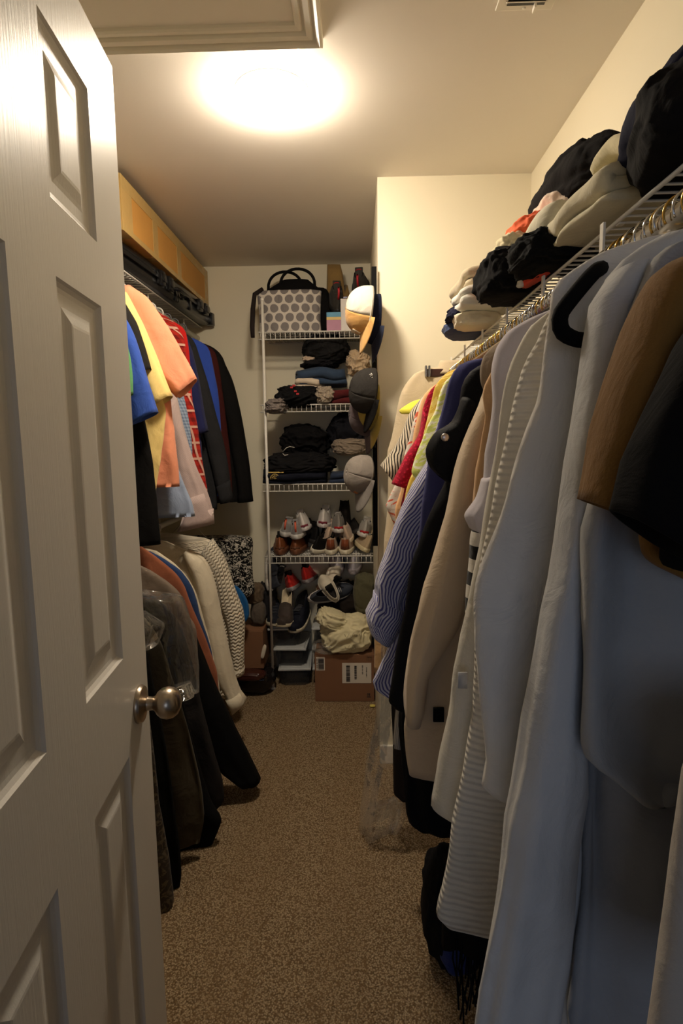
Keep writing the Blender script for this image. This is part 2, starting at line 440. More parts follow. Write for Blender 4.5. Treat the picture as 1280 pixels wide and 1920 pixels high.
# ------------------------------------------------------------------ door (six panels, open into the closet)
DL, DT = .715, .035
dv = Vector((.097, -.995, 0)).normalized(); dn = Vector((.995, .097, 0)).normalized()
def door():
    t = thing('door_1', 'white six-panel door standing open at the left with a satin knob', 'door', (-.3992, 1.0188, .012))
    ang = math.atan2(dv.y, dv.x); t.rotation_euler = (0, 0, ang); t['kind'] = 'structure'
    # local: x along door from free edge to hinge, +y is away from dn? face normal toward room = -y or +y
    nl = Matrix.Rotation(-ang, 3, 'Z') @ dn; s = 1 if nl.y > 0 else -1
    us = [0, .130, .292, .415, .577, DL]; zs = [0, .24, .885, 1.056, 1.615, 1.708, 1.921, 2.028]
    vs = []; fs = []
    def quad(a, b, c, d):
        i = len(vs); vs.extend([a, b, c, d]); fs.append((i, i+1, i+2, i+3))
    for face in (0, 1):
        yy = 0 if face == 0 else -s*DT; sg = s if face == 0 else -s
        def P(u, z, d): return Vector((u, yy - sg*d, z))
        for i in range(5):
            for j in range(7):
                a, b, c, d = us[i], us[i+1], zs[j], zs[j+1]
                if i in (1, 3) and j in (1, 3, 5):
                    steps = [(0, 0), (.003, .004), (.008, .0075), (.014, .0085), (.03, .0085), (.036, .007), (.048, .003), (.052, .0025)]
                    for (o0, d0), (o1, d1) in zip(steps, steps[1:]):
                        A = [P(a+o0, c+o0, d0), P(b-o0, c+o0, d0), P(b-o0, d-o0, d0), P(a+o0, d-o0, d0)]
                        B = [P(a+o1, c+o1, d1), P(b-o1, c+o1, d1), P(b-o1, d-o1, d1), P(a+o1, d-o1, d1)]
                        for k in range(4): quad(A[k], A[(k+1) % 4], B[(k+1) % 4], B[k])
                    o1, d1 = steps[-1]; quad(P(a+o1, c+o1, d1), P(b-o1, c+o1, d1), P(b-o1, d-o1, d1), P(a+o1, d-o1, d1))
                else: quad(P(a, c, 0), P(b, c, 0), P(b, d, 0), P(a, d, 0))
    y1 = -s*DT; z1 = zs[-1]
    quad(Vector((0, 0, 0)), Vector((0, y1, 0)), Vector((0, y1, z1)), Vector((0, 0, z1)))
    quad(Vector((DL, 0, 0)), Vector((DL, y1, 0)), Vector((DL, y1, z1)), Vector((DL, 0, z1)))
    quad(Vector((0, 0, 0)), Vector((DL, 0, 0)), Vector((DL, y1, 0)), Vector((0, y1, 0)))
    quad(Vector((0, 0, z1)), Vector((DL, 0, z1)), Vector((DL, y1, z1)), Vector((0, y1, z1)))
    o = from_py('leaf', vs, fs, M_DOOR, t, False)
    b = bm_new(); b.from_mesh(o.data); bmesh.ops.remove_doubles(b, verts=b.verts[:], dist=.0002); bmesh.ops.recalc_face_normals(b, faces=b.faces[:]); b.to_mesh(o.data); b.free()
    for side in (s, -s):
        y0 = 0 if side == s else y1
        k = bm_new()
        pr = [(.0001, 0), (.033, 0), (.034, .004), (.031, .009), (.018, .012), (.0125, .016), (.0115, .026), (.014, .030), (.0205, .034), (.0262, .041), (.0285, .051), (.0265, .061), (.0205, .069), (.010, .074), (.0001, .075)]
        lathe(k, [(r, h*side) for r, h in pr], (.062, y0, .945), 'Y', 40)
        o = finish(k, 'knob', M_NICKEL, t, True); smooth_angle(o, .8)
    k = bm_new(); bbox(k, (-.0012, y1*.15, .915), (.0, y1*.85, .975), 0); finish(k, 'latch_plate', M_NICKEL, t)
    for hz in (.2, 1.0, 1.8):
        k = bm_new(); lathe(k, [(.0001, hz-.045), (.006, hz-.045), (.006, hz+.045), (.0001, hz+.045)], (DL+.004, 0, 0), 'Z', 16); finish(k, 'hinge', M_NICKEL, t, True)
door()

# ------------------------------------------------------------------ wire shelves
def wire_shelf(label, x0, x1, y0, y1, z, front, group=None, rod=None, lip=.03, brackets=0, post=None, pitch=.0254, drops=True, loops=0):
    """front: 'x-','x+','y-' the side with the lip"""
    t = thing('wire_shelf', label, 'shelf', ((x0+x1)/2, (y0+y1)/2, z), group=group)
    bm = bm_new(); r = .0021
    long_x = front == 'y-'
    L0, L1 = (x0, x1) if long_x else (y0, y1); W0, W1 = (y0, y1) if long_x else (x0, x1)
    if front == 'x+': W0, W1 = x1, x0
    def P(l, w, zz): return (l, w, zz) if long_x else (w, l, zz)
    k = int((L1-L0)/pitch)
    for i in range(k+1):
        l = L0+(L1-L0)*(i+.5)/(k+1)
        pts = [P(l, W1, z), P(l, W0, z)]
        if drops: pts.append(P(l, W0, z-lip))
        tube(bm, pts, r*.85, 6)
        if front == 'y-' and i < k:
            for e in (1/3, 2/3): l2 = l+(L1-L0)*e/(k+1); tube(bm, [P(l2, W1, z), P(l2, W0, z)], r*.85, 6)  # extra close-set wires, added to shade the alcove below
    local(finish(bm, 'wires', M_WIRE, None, True), t)
    bm = bm_new()
    sgn = 1 if W1 > W0 else -1
    for w, zz, rr in ((W0, z+.002, .0032), (W0, z-lip, .0032), (W0+sgn*.10, z-.004, .003), (W0+sgn*.2, z-.004, .003), (W1, z-.002, .0032)):
        if zz == z-lip and not drops: continue
        tube(bm, [P(L0, w, zz), P(L1, w, zz)], rr, 8)
    local(finish(bm, 'rails', M_WIRE, None, True), t)
    if rod:
        rw, rz, rm = rod; bm = bm_new(); tube(bm, [P(L0, rw, rz), P(L1, rw, rz)], .0135, 16)
        local(finish(bm, 'hanging_rod', rm, None, True), t)
        for i in range(brackets):
            l = L0+(L1-L0)*(i+.5)/brackets
            bm = bm_new()
            a = P(l-.006, min(W0, rw)-.002, rz-.012); b = P(l+.006, min(W0, rw)+.002, z)
            bbox(bm, [min(p, q) for p, q in zip(a, b)], [max(p, q) for p, q in zip(a, b)], .0008)
            a = P(l-.006, W0, z-.003); b = P(l+.006, rw+sgn*.03, z-.0005)
            bbox(bm, [min(p, q) for p, q in zip(a, b)], [max(p, q) for p, q in zip(a, b)], .0006)
            local(finish(bm, 'rod_bracket', M_WIRE), t)
    return t

RX, RZ = .365, 1.665     # right rod
wire_shelf('long white wire shelf with hanging rod on the right wall', .386, XR-.003, YF+.01, D3-.004, 1.7313, 'x-', rod=(RX, RZ, M_CHROME), brackets=8, drops=False)
LXR, LZ = -.935, 2.035
wire_shelf('long white wire shelf high on the left wall above the shirts', XL+.003, -.9085, 1.3, D-.004, 2.0916, 'x+', rod=(LXR, LZ, M_WIRE), brackets=4, drops=False)
BX, BZ = -.93, 1.03
wire_shelf('lower white wire shelf on the left wall above the coats', XL+.003, -.9085, 1.3, D-.004, 1.085, 'x+', rod=(BX, BZ, M_WIRE), brackets=3, drops=False)
SHZ = [2.0, 1.615, 1.181, .774]
nm = ['topmost white wire shelf in the alcove, under the dotted tote', 'second white wire shelf from the top in the alcove', 'third white wire shelf in the alcove, under dark folded clothes', 'lowest white wire shelf in the alcove, carrying rows of shoes']
for z, lb in zip(SHZ, nm):
    wire_shelf(lb, -.522, XB-.003, 3.14, D-.004, z, 'y-', lip=.036, pitch=.0272)
t = thing('shelf_post', 'tall thin white post holding the front of the alcove shelves', 'post', (-.4935, 3.128, 0))
bm = bm_new(); tube(bm, [(-.4935, 3.128, .004), (-.4935, 3.128, 2.163)], .0078, 16); local(finish(bm, 'pole', M_WIRE, None, True), t)
bm = bm_new(); lathe(bm, [(.0001, 2.162), (.0088, 2.160), (.0088, 2.172), (.005, 2.178), (.0001, 2.179)], (-.4935, 3.128, 0)); local(finish(bm, 'cap', M_WHITEP, None, True), t)
bm = bm_new(); lathe(bm, [(.0001, 0), (.014, 0), (.013, .006), (.0088, .012), (.0001, .012)], (-.4935, 3.128, 0)); local(finish(bm, 'foot', M_WHITEP, None, True), t)

# ------------------------------------------------------------------ hangers
def hanger_parts(t, mat, r, w=.2, drop=.085, r_arm=None, hookr=.021, neck=.045, bar=True):
    bm = bm_new(); pts = []
    for a in range(-30, 181, 14):
        q = math.radians(a); pts.append((-hookr*math.cos(q), 0, hookr*math.sin(q)))
    pts = pts[:]; pts += [(hookr*.9, 0, -hookr*.5), (.004, 0, -hookr*1.25), (0, 0, -hookr-.012), (0, 0, -neck)]
    tube(bm, pts, r, 8); hk = finish(bm, 'hook', mat if not isinstance(mat, tuple) else mat[0], t, True)
    bm = bm_new(); ra = r_arm or r; fm = mat if not isinstance(mat, tuple) else mat[1]
    arm = [(0, 0, -neck), (-.03, 0, -neck-.006), (-w*.5, 0, -neck-.03), (-w*.9, 0, -neck-drop*.88), (-w, 0, -neck-drop)]
    if bar:
        loop = arm + [(-w*.97, 0, -neck-drop-.012), (-w*.85, 0, -neck-drop-.016)] + [(w*.85, 0, -neck-drop-.016), (w*.97, 0, -neck-drop-.012)] + [(-x, y, z) for x, y, z in reversed(arm[1:])]
        tube(bm, loop, ra, 8, closed=True)
    else:
        tube(bm, [(x, y, z) for x, y, z in reversed(arm)] + [(-x, y, z) for x, y, z in arm[1:]], ra, 8)
    finish(bm, 'arms', fm, t, True)
def hanger(kind, label, x, y, z, yaw, group=None):
    t = thing(kind[0], label, 'hanger', (x, y, z), (0, 0, yaw), group)
    hanger_parts(t, *kind[1:]); return t
HK = dict(
    silver=('wire_hanger', M_CHROME, .0016, .11), gold=('wire_hanger', M_BRASS, .0016, .11),
    white=('plastic_hanger', M_WHITEP, .0042, .14), black=('velvet_hanger', (M_CHROME, fabric((14, 14, 15))), .002, .2, .085, .007),
    wood=('wooden_hanger', (M_CHROME, plain('dark_wood', (62, 34, 24), .4)), .002, .17, .02, .008),
    grey=('plastic_hanger', plain('grey_plastic', (96, 96, 98), .4), .004, .14))
def copy_thing(src, loc, rotz, label, group):
    r = src.copy(); C.objects.link(r); r.location = loc; r.rotation_euler = (0, 0, rotz); r['label'] = label
    if group: r['group'] = group
    elif 'group' in r: del r['group']
    for ch in list(src.children):
        c = ch.copy(); C.objects.link(c); c.parent = r
    return r
PROTO = {}
def put_hanger(kind, label, x, y, z, yaw, group=None):
    if kind in PROTO: return copy_thing(PROTO[kind], (x, y, z), yaw, label, group)
    PROTO[kind] = hanger(HK[kind], label, x, y, z, yaw, group); return PROTO[kind]

# ------------------------------------------------------------------ garments
def garment(name, label, cat, side, Y, sil, mat, thick=.023, k=.3, sleeves=(), rodx=None, rodz=None, kind=None, hlabel=None, group=None,
            fold=.007, nf=5, collar=None, seed=None, wmax=.52, hgroup=None, extra=None, wr=.5, hem=None, far=None, ex=.75):
    """sil: aisle-side outline, pixels top to bottom, standing at depth Y; the body runs from it to the wall side, turned by k"""
    sg = -1 if side == 'L' else 1
    if rodx is None: rodx, rodz = (LXR, LZ) if side == 'L' else (RX, RZ)
    seed = seed if seed is not None else (sum(map(ord, label)) % 997)
    def solve(px, py, dy=0):
        yy = Y
        for _ in range(4):
            p = at(px, py, yy + dy); yy = Y + k*abs(p.x-rodx)
        return p
    pts = [solve(px, py) for px, py in sil]
    t = thing(name, label, cat, (rodx, Y-k*.15, max(.0, pts[-1].z)), group=group)
    NR = 46; rs = resample([(p.x, p.z) for p in pts], NR); rings = []
    zt = rs[0][1]
    for i, q in enumerate(rs):
        xa, z = q[0], q[1]; u = i/(NR-1)
        xw = 2*rodx - xa
        xw = max(xw, XL+.03) if side == 'L' else min(xw, XR-.03)
        if far is not None: xw = (max if side == 'L' else min)(xw, far)
        w = abs(xw-xa); w = max(w, .05); w = min(w, wmax)
        hw = w/2; c = Vector((xa + sg*hw, Y + k*(abs(xa-rodx)-hw), z))
        th = thick*(.55+.6*min(1, u*3))
        if i == 0: hw *= .8
        rings.append((c, Vector((sg*hw, -k*hw, 0)), Vector((0, th, 0))))
    local(loft('body', rings, mat, None, 76, fold, nf, seed, ex, wr=wr), t)
    for s in sleeves:
        rows = s['rows']; dy = s.get('dy', -.03)
        keys = []
        for i, (a, b) in enumerate(rows):
            A = solve(*a, dy); B = solve(*b, dy)
            keys.append((A.x, A.z, B.x, B.z, A.y, B.y))
        rr = [tuple(q) for q in resample_nd(keys, s.get('n', 24))]; R2 = []
        for q in rr:
            A = Vector((q[0], q[4], q[1])); B = Vector((q[2], q[5], q[3]))
            R2.append(((A+B)/2, (B-A)/2, Vector((0, s.get('th', .03), 0))))
        if s.get('cuff'):
            nc = s['cuff']; R3 = [(c, U*1.06, V*1.12) for c, U, V in R2[-nc:]]; 
            sl = local(loft('sleeve', R2, s.get('mat', mat), None, 40, s.get('fold', .004), s.get('nf', 3), seed+5, .85, wr=wr), t)
            cu = loft('cuff', R3, s.get('cmat', mat), None, 40, .0015, 3, seed+9, .85, wr=.2)
            cu.parent = sl; cu.matrix_parent_inverse = sl.matrix_parent_inverse.inverted() if False else Matrix.Identity(4)
        else:
            local(loft(s.get('name', 'sleeve'), R2, s.get('mat', mat), None, 40, s.get('fold', .004), s.get('nf', 3), seed+5, .85, wr=wr), t)
    if collar:
        cm, ch = collar if isinstance(collar, tuple) else (mat, .035)
        c0 = rings[0][0]; R4 = []
        cx = (rodx*.5+c0.x*.5)
        for i in range(6):
            u = i/5; R4.append((Vector((cx, c0.y, zt+ch*.5-u*ch-.0)), Vector((sg*(.045+.02*u), -k*.05, -sg*0)), Vector((0, .022+.014*u, 0))))
        local(loft('collar', R4, cm, None, 32, .002, 3, seed+3, .9, wr=.2), t)
    if kind:
        put_hanger(kind, hlabel or ('%s hanger holding the %s' % ({'silver': 'silver wire', 'gold': 'brass-coloured wire', 'white': 'white plastic', 'black': 'black velvet', 'wood': 'dark wooden', 'grey': 'grey plastic'}[kind], label.split(' with')[0].split(' under')[0].split(' far')[0].split(' at the')[0].split(' hanging')[0].split(' on ')[0].split(' ending')[0].split(' near')[0].split(' between')[0].split(' whose')[0].split(' second')[0].split(' hanging')[0].split(',')[0])),
                   rodx, Y, rodz, -sg*math.atan(k), hgroup)
    if extra: extra(t, rings)
    return t
def button(t, p, r=.006, mat=None, nrm='Y', name='button'):
    bm = bm_new(); s = -1
    lathe(bm, [(.0001, s*.003), (r*.8, s*.003), (r, s*.0015), (r, 0), (.0001, 0)], p, nrm, 16); local(finish(bm, name, mat or M_WHITEP, None, True), t)

# cloth masses
def fbm(p, o=3):
    a = 0; s = 1; f = 1
    for _ in range(o): a += s*noise.noise(p*f); s *= .5; f *= 2.1
    return a
def rumple(name, label, cat, c, size, mat, seed=0, rot=(0, 0, 0), amp=.16, sub=5, ridge=True, parent=None, group=None, boxy=.7, freq=2.0, kind=None):
    bm = bm_new(); bmesh.ops.create_icosphere(bm, subdivisions=sub, radius=1)
    so = Vector((seed*7.3, seed*3.1, seed*1.7)); sx, sy_, sz = size
    rq = random.Random(seed*13+1); dr1 = Vector((rq.uniform(-.6, .6), rq.uniform(-.4, .4), rq.uniform(.5, 1))).normalized(); dr2 = Vector((rq.uniform(.4, 1), rq.uniform(-.5, .5), rq.uniform(-.6, .6))).normalized()
    for v in bm.verts:
        p = v.co.normalized(); q = Vector([math.copysign(abs(a)**boxy, a) for a in p])
        n1 = fbm(p*1.1+so, 2)
        fa = 1-abs(math.sin(freq*2.1*(p.dot(dr1) + .55*n1) + seed))*1.15
        fb = 1-abs(math.sin(freq*3.4*(p.dot(dr2) + .5*fbm(p*1.7-so, 2)) + seed*2))*1.15
        d = amp*(.75*n1 + (.42*fa + .26*fb - .2 if ridge else 0) + .12*noise.noise(p*7+so))
        v.co = Vector((q.x*sx/2, q.y*sy_/2, q.z*sz/2))*(1+d)
        if v.co.z < -sz*.46: v.co.z = -sz*.46 + (v.co.z+sz*.46)*.1
    uvl = bm.loops.layers.uv.new('UVMap')
    for f in bm.faces:
        for l in f.loops: l[uvl].uv = (l.vert.co.x + l.vert.co.y*.6, l.vert.co.z + l.vert.co.y*.7)
    o = finish(bm, name, mat, parent, True)
    o.location = c; o.rotation_euler = rot
    if parent is None: tag(o, label, cat, group, kind)
    return o
def folded(name, label, cat, c, w, d, h, layers, mat, rot=(0, 0, 0), seed=0, rough=.011, parent=None, group=None, tw=1.0, droop=0):
    """garment folded to and fro: w across the fold edge, d deep, fold edges at +/- d/2 along local y; front is -y"""
    th = h/layers; cl = []
    for i in range(layers):
        z = th*(i+.5); L = d/2 - th*.5; s = 1 if i % 2 == 0 else -1
        ins = random.Random(seed+i).uniform(-.012, .008)
        for j in range(9): cl.append(((-L+2*L*j/8)*s*(1), z, ))
        if i < layers-1:
            for a in range(1, 6):
                q = -PI/2 + PI*a/6; cl.append((s*(L+ins+math.cos(q)*th*.5), th*(i+1)+math.sin(q)*th*.5))
    m = len(cl); nx = 18; vs = []; fs = []; uvs = []
    so = Vector((seed*3.7, seed*1.3, 2)); half = th*.46*tw
    prof = []
    nr = []
    for i in range(m):
        a = Vector(cl[max(0, i-1)]); b = Vector(cl[min(m-1, i+1)]); tt = (b-a).normalized() if (b-a).length > 1e-9 else Vector((1, 0)); nr.append(Vector((-tt.y, tt.x)))
    for i in range(m): prof.append(Vector(cl[i])+nr[i]*half)
    for a in (1, 2, 3):
        q = PI*a/4; e = Vector(cl[-1]); tdir = Vector((nr[-1].y, -nr[-1].x)); prof.append(e + nr[-1]*half*math.cos(q) + tdir*half*math.sin(q))
    for i in reversed(range(m)): prof.append(Vector(cl[i])-nr[i]*half)
    for a in (1, 2, 3):
        q = PI*a/4; e = Vector(cl[0]); tdir = Vector((-nr[0].y, nr[0].x)); prof.append(e - nr[0]*half*math.cos(q) + tdir*half*math.sin(q))
    M = len(prof); acc = 0
    for ix in range(nx+1):
        x = -w/2 + w*ix/nx; e = 1 - .5*max(0, abs(2*ix/nx-1)-.85)/.15*.3
        acc = 0
        for j, p in enumerate(prof):
            if j: acc += (p-prof[j-1]).length
            P = Vector((x, p.x, p.y))
            q = P*9+so
            off = Vector((noise.noise(q), noise.noise(q+Vector((9, 0, 0))), noise.noise(q+Vector((0, 9, 0)))))*rough*1.6 + Vector((0, 0, noise.noise(Vector((x*6, p.x*6, 0))+so)))*rough*2
            off.z *= min(1, p.y/.01)
            y2 = P.y*e; z2 = P.z
            if droop and y2 < 0: z2 -= droop*(abs(y2)/(d/2))**2
            vs.append(Vector((P.x, y2, z2))+off); uvs.append((x, acc))
    for ix in range(nx):
        for j in range(M):
            a, b = ix*M+j, ix*M+(j+1) % M; fs.append((a, b, b+M, a+M))
    for ix in (0, nx):
        fs.append(tuple(ix*M+j for j in range(m-1, m+4))); fs.append(tuple(ix*M+j % M for j in range(2*m+2, 2*m+7)))
        for j in range(m-1):
            a, b = ix*M+j, ix*M+j+1; c2, d2 = ix*M+(2*m+3-1-j), ix*M+(2*m+3-2-j)
            fs.append((a, b, d2, c2))
    o = from_py(name, vs, fs, mat, parent, True, uvs)
    b = bm_new(); b.from_mesh(o.data); bmesh.ops.recalc_face_normals(b, faces=b.faces[:]); b.to_mesh(o.data); b.free()
    o.location = c; o.rotation_euler = rot
    if parent is None: tag(o, label, cat, group)
    return o
# ================================================================== CLOTHES ON THE LEFT, UPPER ROD
G = garment
yel, org, blu, blk = (240, 210, 132), (236, 152, 116), (52, 84, 172), (18, 17, 17)
G('t_shirt', 'green T-shirt nearest the door on the upper left rod', 'shirt', 'L', 1.82, [(215, 585), (228, 620), (238, 680), (240, 900), (250, 950)], fabric((88, 150, 92)), kind='white',
  sleeves=[dict(rows=[((222, 600), (205, 620)), ((240, 665), (215, 690)), ((247, 738), (225, 750))], dy=-.02)])
G('polo_shirt', 'blue polo shirt with short sleeve beside the door', 'shirt', 'L', 1.92, [(215, 560), (235, 600), (250, 690), (252, 760), (246, 800)], fabric(blu), kind='white', collar=True,
  sleeves=[dict(rows=[((226, 580), (205, 600)), ((250, 625), (222, 680)), ((275, 700), (238, 745)), ((292, 758), (244, 790)), ((296, 772), (248, 796))], th=.032, dy=-.02)])
G('long_sleeve_shirt', 'long black shirt hanging down behind the blue polo', 'shirt', 'L', 1.97, [(222, 560), (240, 600), (258, 720), (270, 790), (285, 860), (296, 950), (302, 1020)], fabric(blk), kind='white')
G('t_shirt', 'charcoal T-shirt with short sleeve between blue polo and yellow polo', 'shirt', 'L', 2.0, [(220, 552), (240, 585), (262, 660), (268, 780), (270, 980)], fabric((38, 36, 34)), kind='white',
  sleeves=[dict(rows=[((230, 560), (210, 590)), ((255, 605), (232, 640)), ((272, 655), (248, 690)), ((282, 693), (262, 706))], dy=-.02)])
G('polo_shirt', 'pale yellow polo shirt left of the orange one', 'shirt', 'L', 2.05, [(222, 540), (240, 560), (262, 620), (290, 720), (309, 770), (300, 850), (290, 925)], fabric(yel), kind='white', collar=True,
  sleeves=[dict(rows=[((236, 548), (215, 575)), ((262, 595), (238, 640)), ((285, 648), (258, 700)), ((306, 703), (276, 742)), ((323, 742), (290, 764))], th=.034, dy=-.025)])
G('polo_shirt', 'orange salmon polo shirt, brightest on the upper left rod', 'shirt', 'L', 2.13, [(232, 532), (262, 548), (285, 590), (305, 680), (318, 740), (324, 790), (331, 850), (337, 912)], fabric(org, rough=.85), kind='white', collar=True, fold=.009, nf=4,
  sleeves=[dict(rows=[((245, 536), (225, 560)), ((275, 558), (245, 600)), ((300, 590), (268, 650)), ((335, 650), (295, 705)), ((368, 712), (333, 746))], th=.04, dy=-.03, fold=.006)])
G('dress_shirt', 'light blue dress shirt tail under the orange polo', 'shirt', 'L', 2.22, [(245, 545), (280, 580), (300, 700), (325, 850), (340, 900), (355, 940), (361, 968)], fabric((150, 164, 190)), kind='white')
G('dress_shirt', 'pinkish grey pinstriped dress shirt with buttoned cuff', 'shirt', 'L', 2.34, [(265, 560), (300, 600), (318, 700), (330, 800), (336, 880), (338, 925)], fabric((198, 178, 172), 'vstripe', (168, 146, 142), .004), kind='white',
  sleeves=[dict(rows=[((305, 610), (280, 640)), ((325, 720), (305, 760)), ((342, 800), (318, 820)), ((360, 860), (330, 880)), ((382, 915), (340, 930)), ((393, 950), (350, 962)), ((399, 982), (334, 997))], cuff=5, dy=-.02, th=.034, fold=.006)],
  extra=lambda t, r: [button(t, at(366+12*i, 980-3*i, 2.48)+Vector((0, 0, 0)), .0055) for i in (0, 1)])
G('dress_shirt', 'blue and white checked shirt behind the pinstriped one', 'shirt', 'L', 2.44, [(275, 570), (305, 605), (325, 690), (345, 745), (355, 790), (362, 845), (356, 930)], fabric((104, 120, 144), 'plaid', (152, 166, 186), .014), kind='white')
G('flannel_shirt', 'red and white plaid flannel shirt on the upper left rod', 'shirt', 'L', 2.54, [(290, 580), (325, 603), (345, 640), (352, 700), (365, 780), (378, 860), (388, 920), (392, 960)], fabric((176, 40, 28), 'plaid', (110, 20, 18), .036, rgb3=(206, 160, 140)), kind='white')
G('t_shirt', 'bright red shirt between the plaid flannel and the navy shirt', 'shirt', 'L', 2.60, [(300, 590), (330, 605), (348, 622), (356, 680), (362, 800), (360, 920)], fabric((190, 28, 24)), kind='white')
G('jacket', 'navy blue jacket with short visible cuff on the upper left rod', 'jacket', 'L', 2.68, [(310, 600), (345, 622), (360, 660), (368, 700), (376, 780), (380, 880), (384, 940)], fabric((30, 34, 78)), kind='white',
  sleeves=[dict(rows=[((350, 632), (330, 660)), ((366, 680), (348, 720)), ((380, 760), (362, 790)), ((390, 808), (372, 815))], dy=-.02)])
G('jacket', 'charcoal zip jacket with long sleeve left of the blue one', 'jacket', 'L', 2.78, [(325, 615), (358, 632), (372, 665), (385, 740), (400, 830), (406, 900), (404, 955)], fabric((40, 40, 42)), kind='white',
  sleeves=[dict(rows=[((366, 645), (345, 680)), ((390, 720), (366, 760)), ((408, 790), (384, 820)), ((424, 860), (398, 880)), ((436, 940), (414, 945))], dy=-.02, cuff=4)])
G('sport_jacket', 'royal blue jacket between dark coats on the upper left rod', 'jacket', 'L', 2.90, [(340, 625), (375, 640), (392, 655), (402, 700), (412, 765), (416, 860), (420, 930)], fabric((44, 72, 160)), kind='grey')
G('jacket', 'dark maroon jacket second from the far end of the upper left rod', 'jacket', 'L', 3.02, [(355, 632), (388, 648), (404, 662), (414, 710), (424, 790), (432, 860), (436, 935)], fabric((62, 26, 24)), kind='grey')
G('coat', 'black coat at the far end of the upper left rod', 'coat', 'L', 3.16, [(372, 640), (400, 652), (418, 672), (430, 720), (438, 800), (448, 880), (452, 940)], fabric((22, 21, 21)), kind='grey', thick=.045,
  sleeves=[dict(rows=[((410, 660), (395, 690)), ((435, 712), (412, 740)), ((450, 770), (426, 800)), ((463, 850), (438, 870)), ((470, 905), (446, 910)), ((474, 940), (446, 942))], dy=-.03, th=.04)])

# ================================================================== CLOTHES ON THE LEFT, LOWER ROD
def L2(*a, **k):
    k.setdefault('rodx', BX); k.setdefault('rodz', BZ); return G(*a, **k)
L2('patterned_dress', 'dark brown patterned dress beside the door, hem near the carpet', 'dress', 'L', 1.47, [(225, 1150), (262, 1210), (280, 1350), (298, 1500), (320, 1640), (325, 1690), (314, 1716)], fabric((58, 50, 42), 'floral', (96, 84, 66), .03), kind='white', fold=.012)
L2('coat', 'near black coat low on the left, closest to the doorknob', 'coat', 'L', 1.55, [(232, 1150), (268, 1190), (290, 1290), (312, 1420), (328, 1540), (338, 1630), (336, 1668)], fabric((20, 19, 18)), kind='white', fold=.012)
L2('coat', 'olive brown long coat behind the doorknob', 'coat', 'L', 1.66, [(240, 1130), (278, 1165), (305, 1210), (330, 1290), (352, 1370), (370, 1450), (380, 1530), (372, 1580)], fabric((66, 58, 42)), kind='white', fold=.012)
L2('coat', 'black long coat whose hem spreads just above the carpet', 'coat', 'L', 1.74, [(250, 1120), (285, 1150), (315, 1220), (345, 1320), (375, 1430), (398, 1500), (416, 1535), (396, 1588)], fabric((15, 15, 15)), kind='white', fold=.016, nf=4)
L2('coat', 'dark grey coat under the clear garment bag', 'coat', 'L', 1.84, [(258, 1105), (300, 1125), (335, 1165), (358, 1230), (382, 1330), (405, 1420), (420, 1495), (408, 1515)], fabric((44, 41, 40)), kind='white', fold=.012)
L2('coat', 'black padded coat with long sleeve reaching over the carpet', 'coat', 'L', 1.98, [(280, 1090), (320, 1110), (345, 1140), (362, 1200), (382, 1290), (398, 1380), (408, 1450), (400, 1490)], fabric((13, 13, 14), rough=.75), kind='white', thick=.05,
  sleeves=[dict(rows=[((338, 1120), (315, 1160)), ((362, 1185), (330, 1220)), ((392, 1260), (345, 1290)), ((425, 1335), (372, 1365)), ((455, 1395), (400, 1425)), ((478, 1445), (430, 1452)), ((486, 1463), (452, 1466))], dy=-.0, th=.055, fold=.006)])
L2('shirt', 'taupe grey shirt with shoulder showing above the garment bag', 'shirt', 'L', 1.92, [(245, 1052), (285, 1072), (318, 1095), (338, 1115), (355, 1155), (368, 1185), (372, 1300)], fabric((116, 102, 90)), kind='white')
L2('blouse', 'rust orange blouse hanging on the lower left rod', 'blouse', 'L', 2.05, [(258, 1020), (290, 1042), (325, 1072), (345, 1100), (362, 1145), (385, 1200), (405, 1262), (410, 1330)], fabric((146, 86, 60)), kind='white')
L2('denim_shirt', 'deep blue shirt between rust blouse and white denim jacket', 'shirt', 'L', 2.14, [(275, 1030), (310, 1050), (340, 1072), (360, 1105), (375, 1160), (395, 1220), (405, 1300)], fabric((40, 62, 104)), kind='white')
L2('shirt', 'thin cream shirt directly left of the white denim jacket', 'shirt', 'L', 2.22, [(285, 1028), (325, 1055), (352, 1085), (370, 1125), (388, 1190), (402, 1250), (412, 1310)], fabric((214, 202, 176)), kind='white')
def denim_extra(t, rings):
    p = at(449, 1316, 2.50); button(t, p, .007, plain('brass_snap', (120, 98, 70), .4, 1))
L2('denim_jacket', 'cream white denim jacket with buttoned cuff over the carpet', 'jacket', 'L', 2.36, [(305, 1012), (345, 1030), (378, 1045), (392, 1075), (402, 1130), (412, 1200), (420, 1260), (424, 1290)], fabric((220, 208, 184), 'rib', size=.5), kind='white', collar=True, fold=.010,
   sleeves=[dict(rows=[((352, 1030), (346, 1042)), ((380, 1046), (356, 1072)), ((396, 1076), (368, 1110)), ((412, 1140), (382, 1170)), ((426, 1210), (394, 1230)), ((440, 1275), (408, 1280)), ((448, 1298), (424, 1308)), ((459, 1314), (437, 1335))], dy=-.0, th=.045, cuff=3, fold=.007)], extra=denim_extra)
L2('quilted_jacket', 'white wavy quilted jacket at the far end of the lower left rod', 'jacket', 'L', 2.58, [(320, 1000), (360, 1006), (392, 1012), (408, 1035), (420, 1090), (432, 1160), (440, 1230), (444, 1300)], fabric((214, 203, 182), 'quilt', size=.017), kind='white', thick=.05, fold=.004,
   sleeves=[dict(rows=[((398, 1010), (378, 1040)), ((420, 1045), (396, 1085)), ((440, 1100), (412, 1130)), ((457, 1145), (424, 1160)), ((458, 1200), (432, 1205)), ((457, 1262), (438, 1265))], dy=-.02, th=.045, fold=.003, cuff=2)])
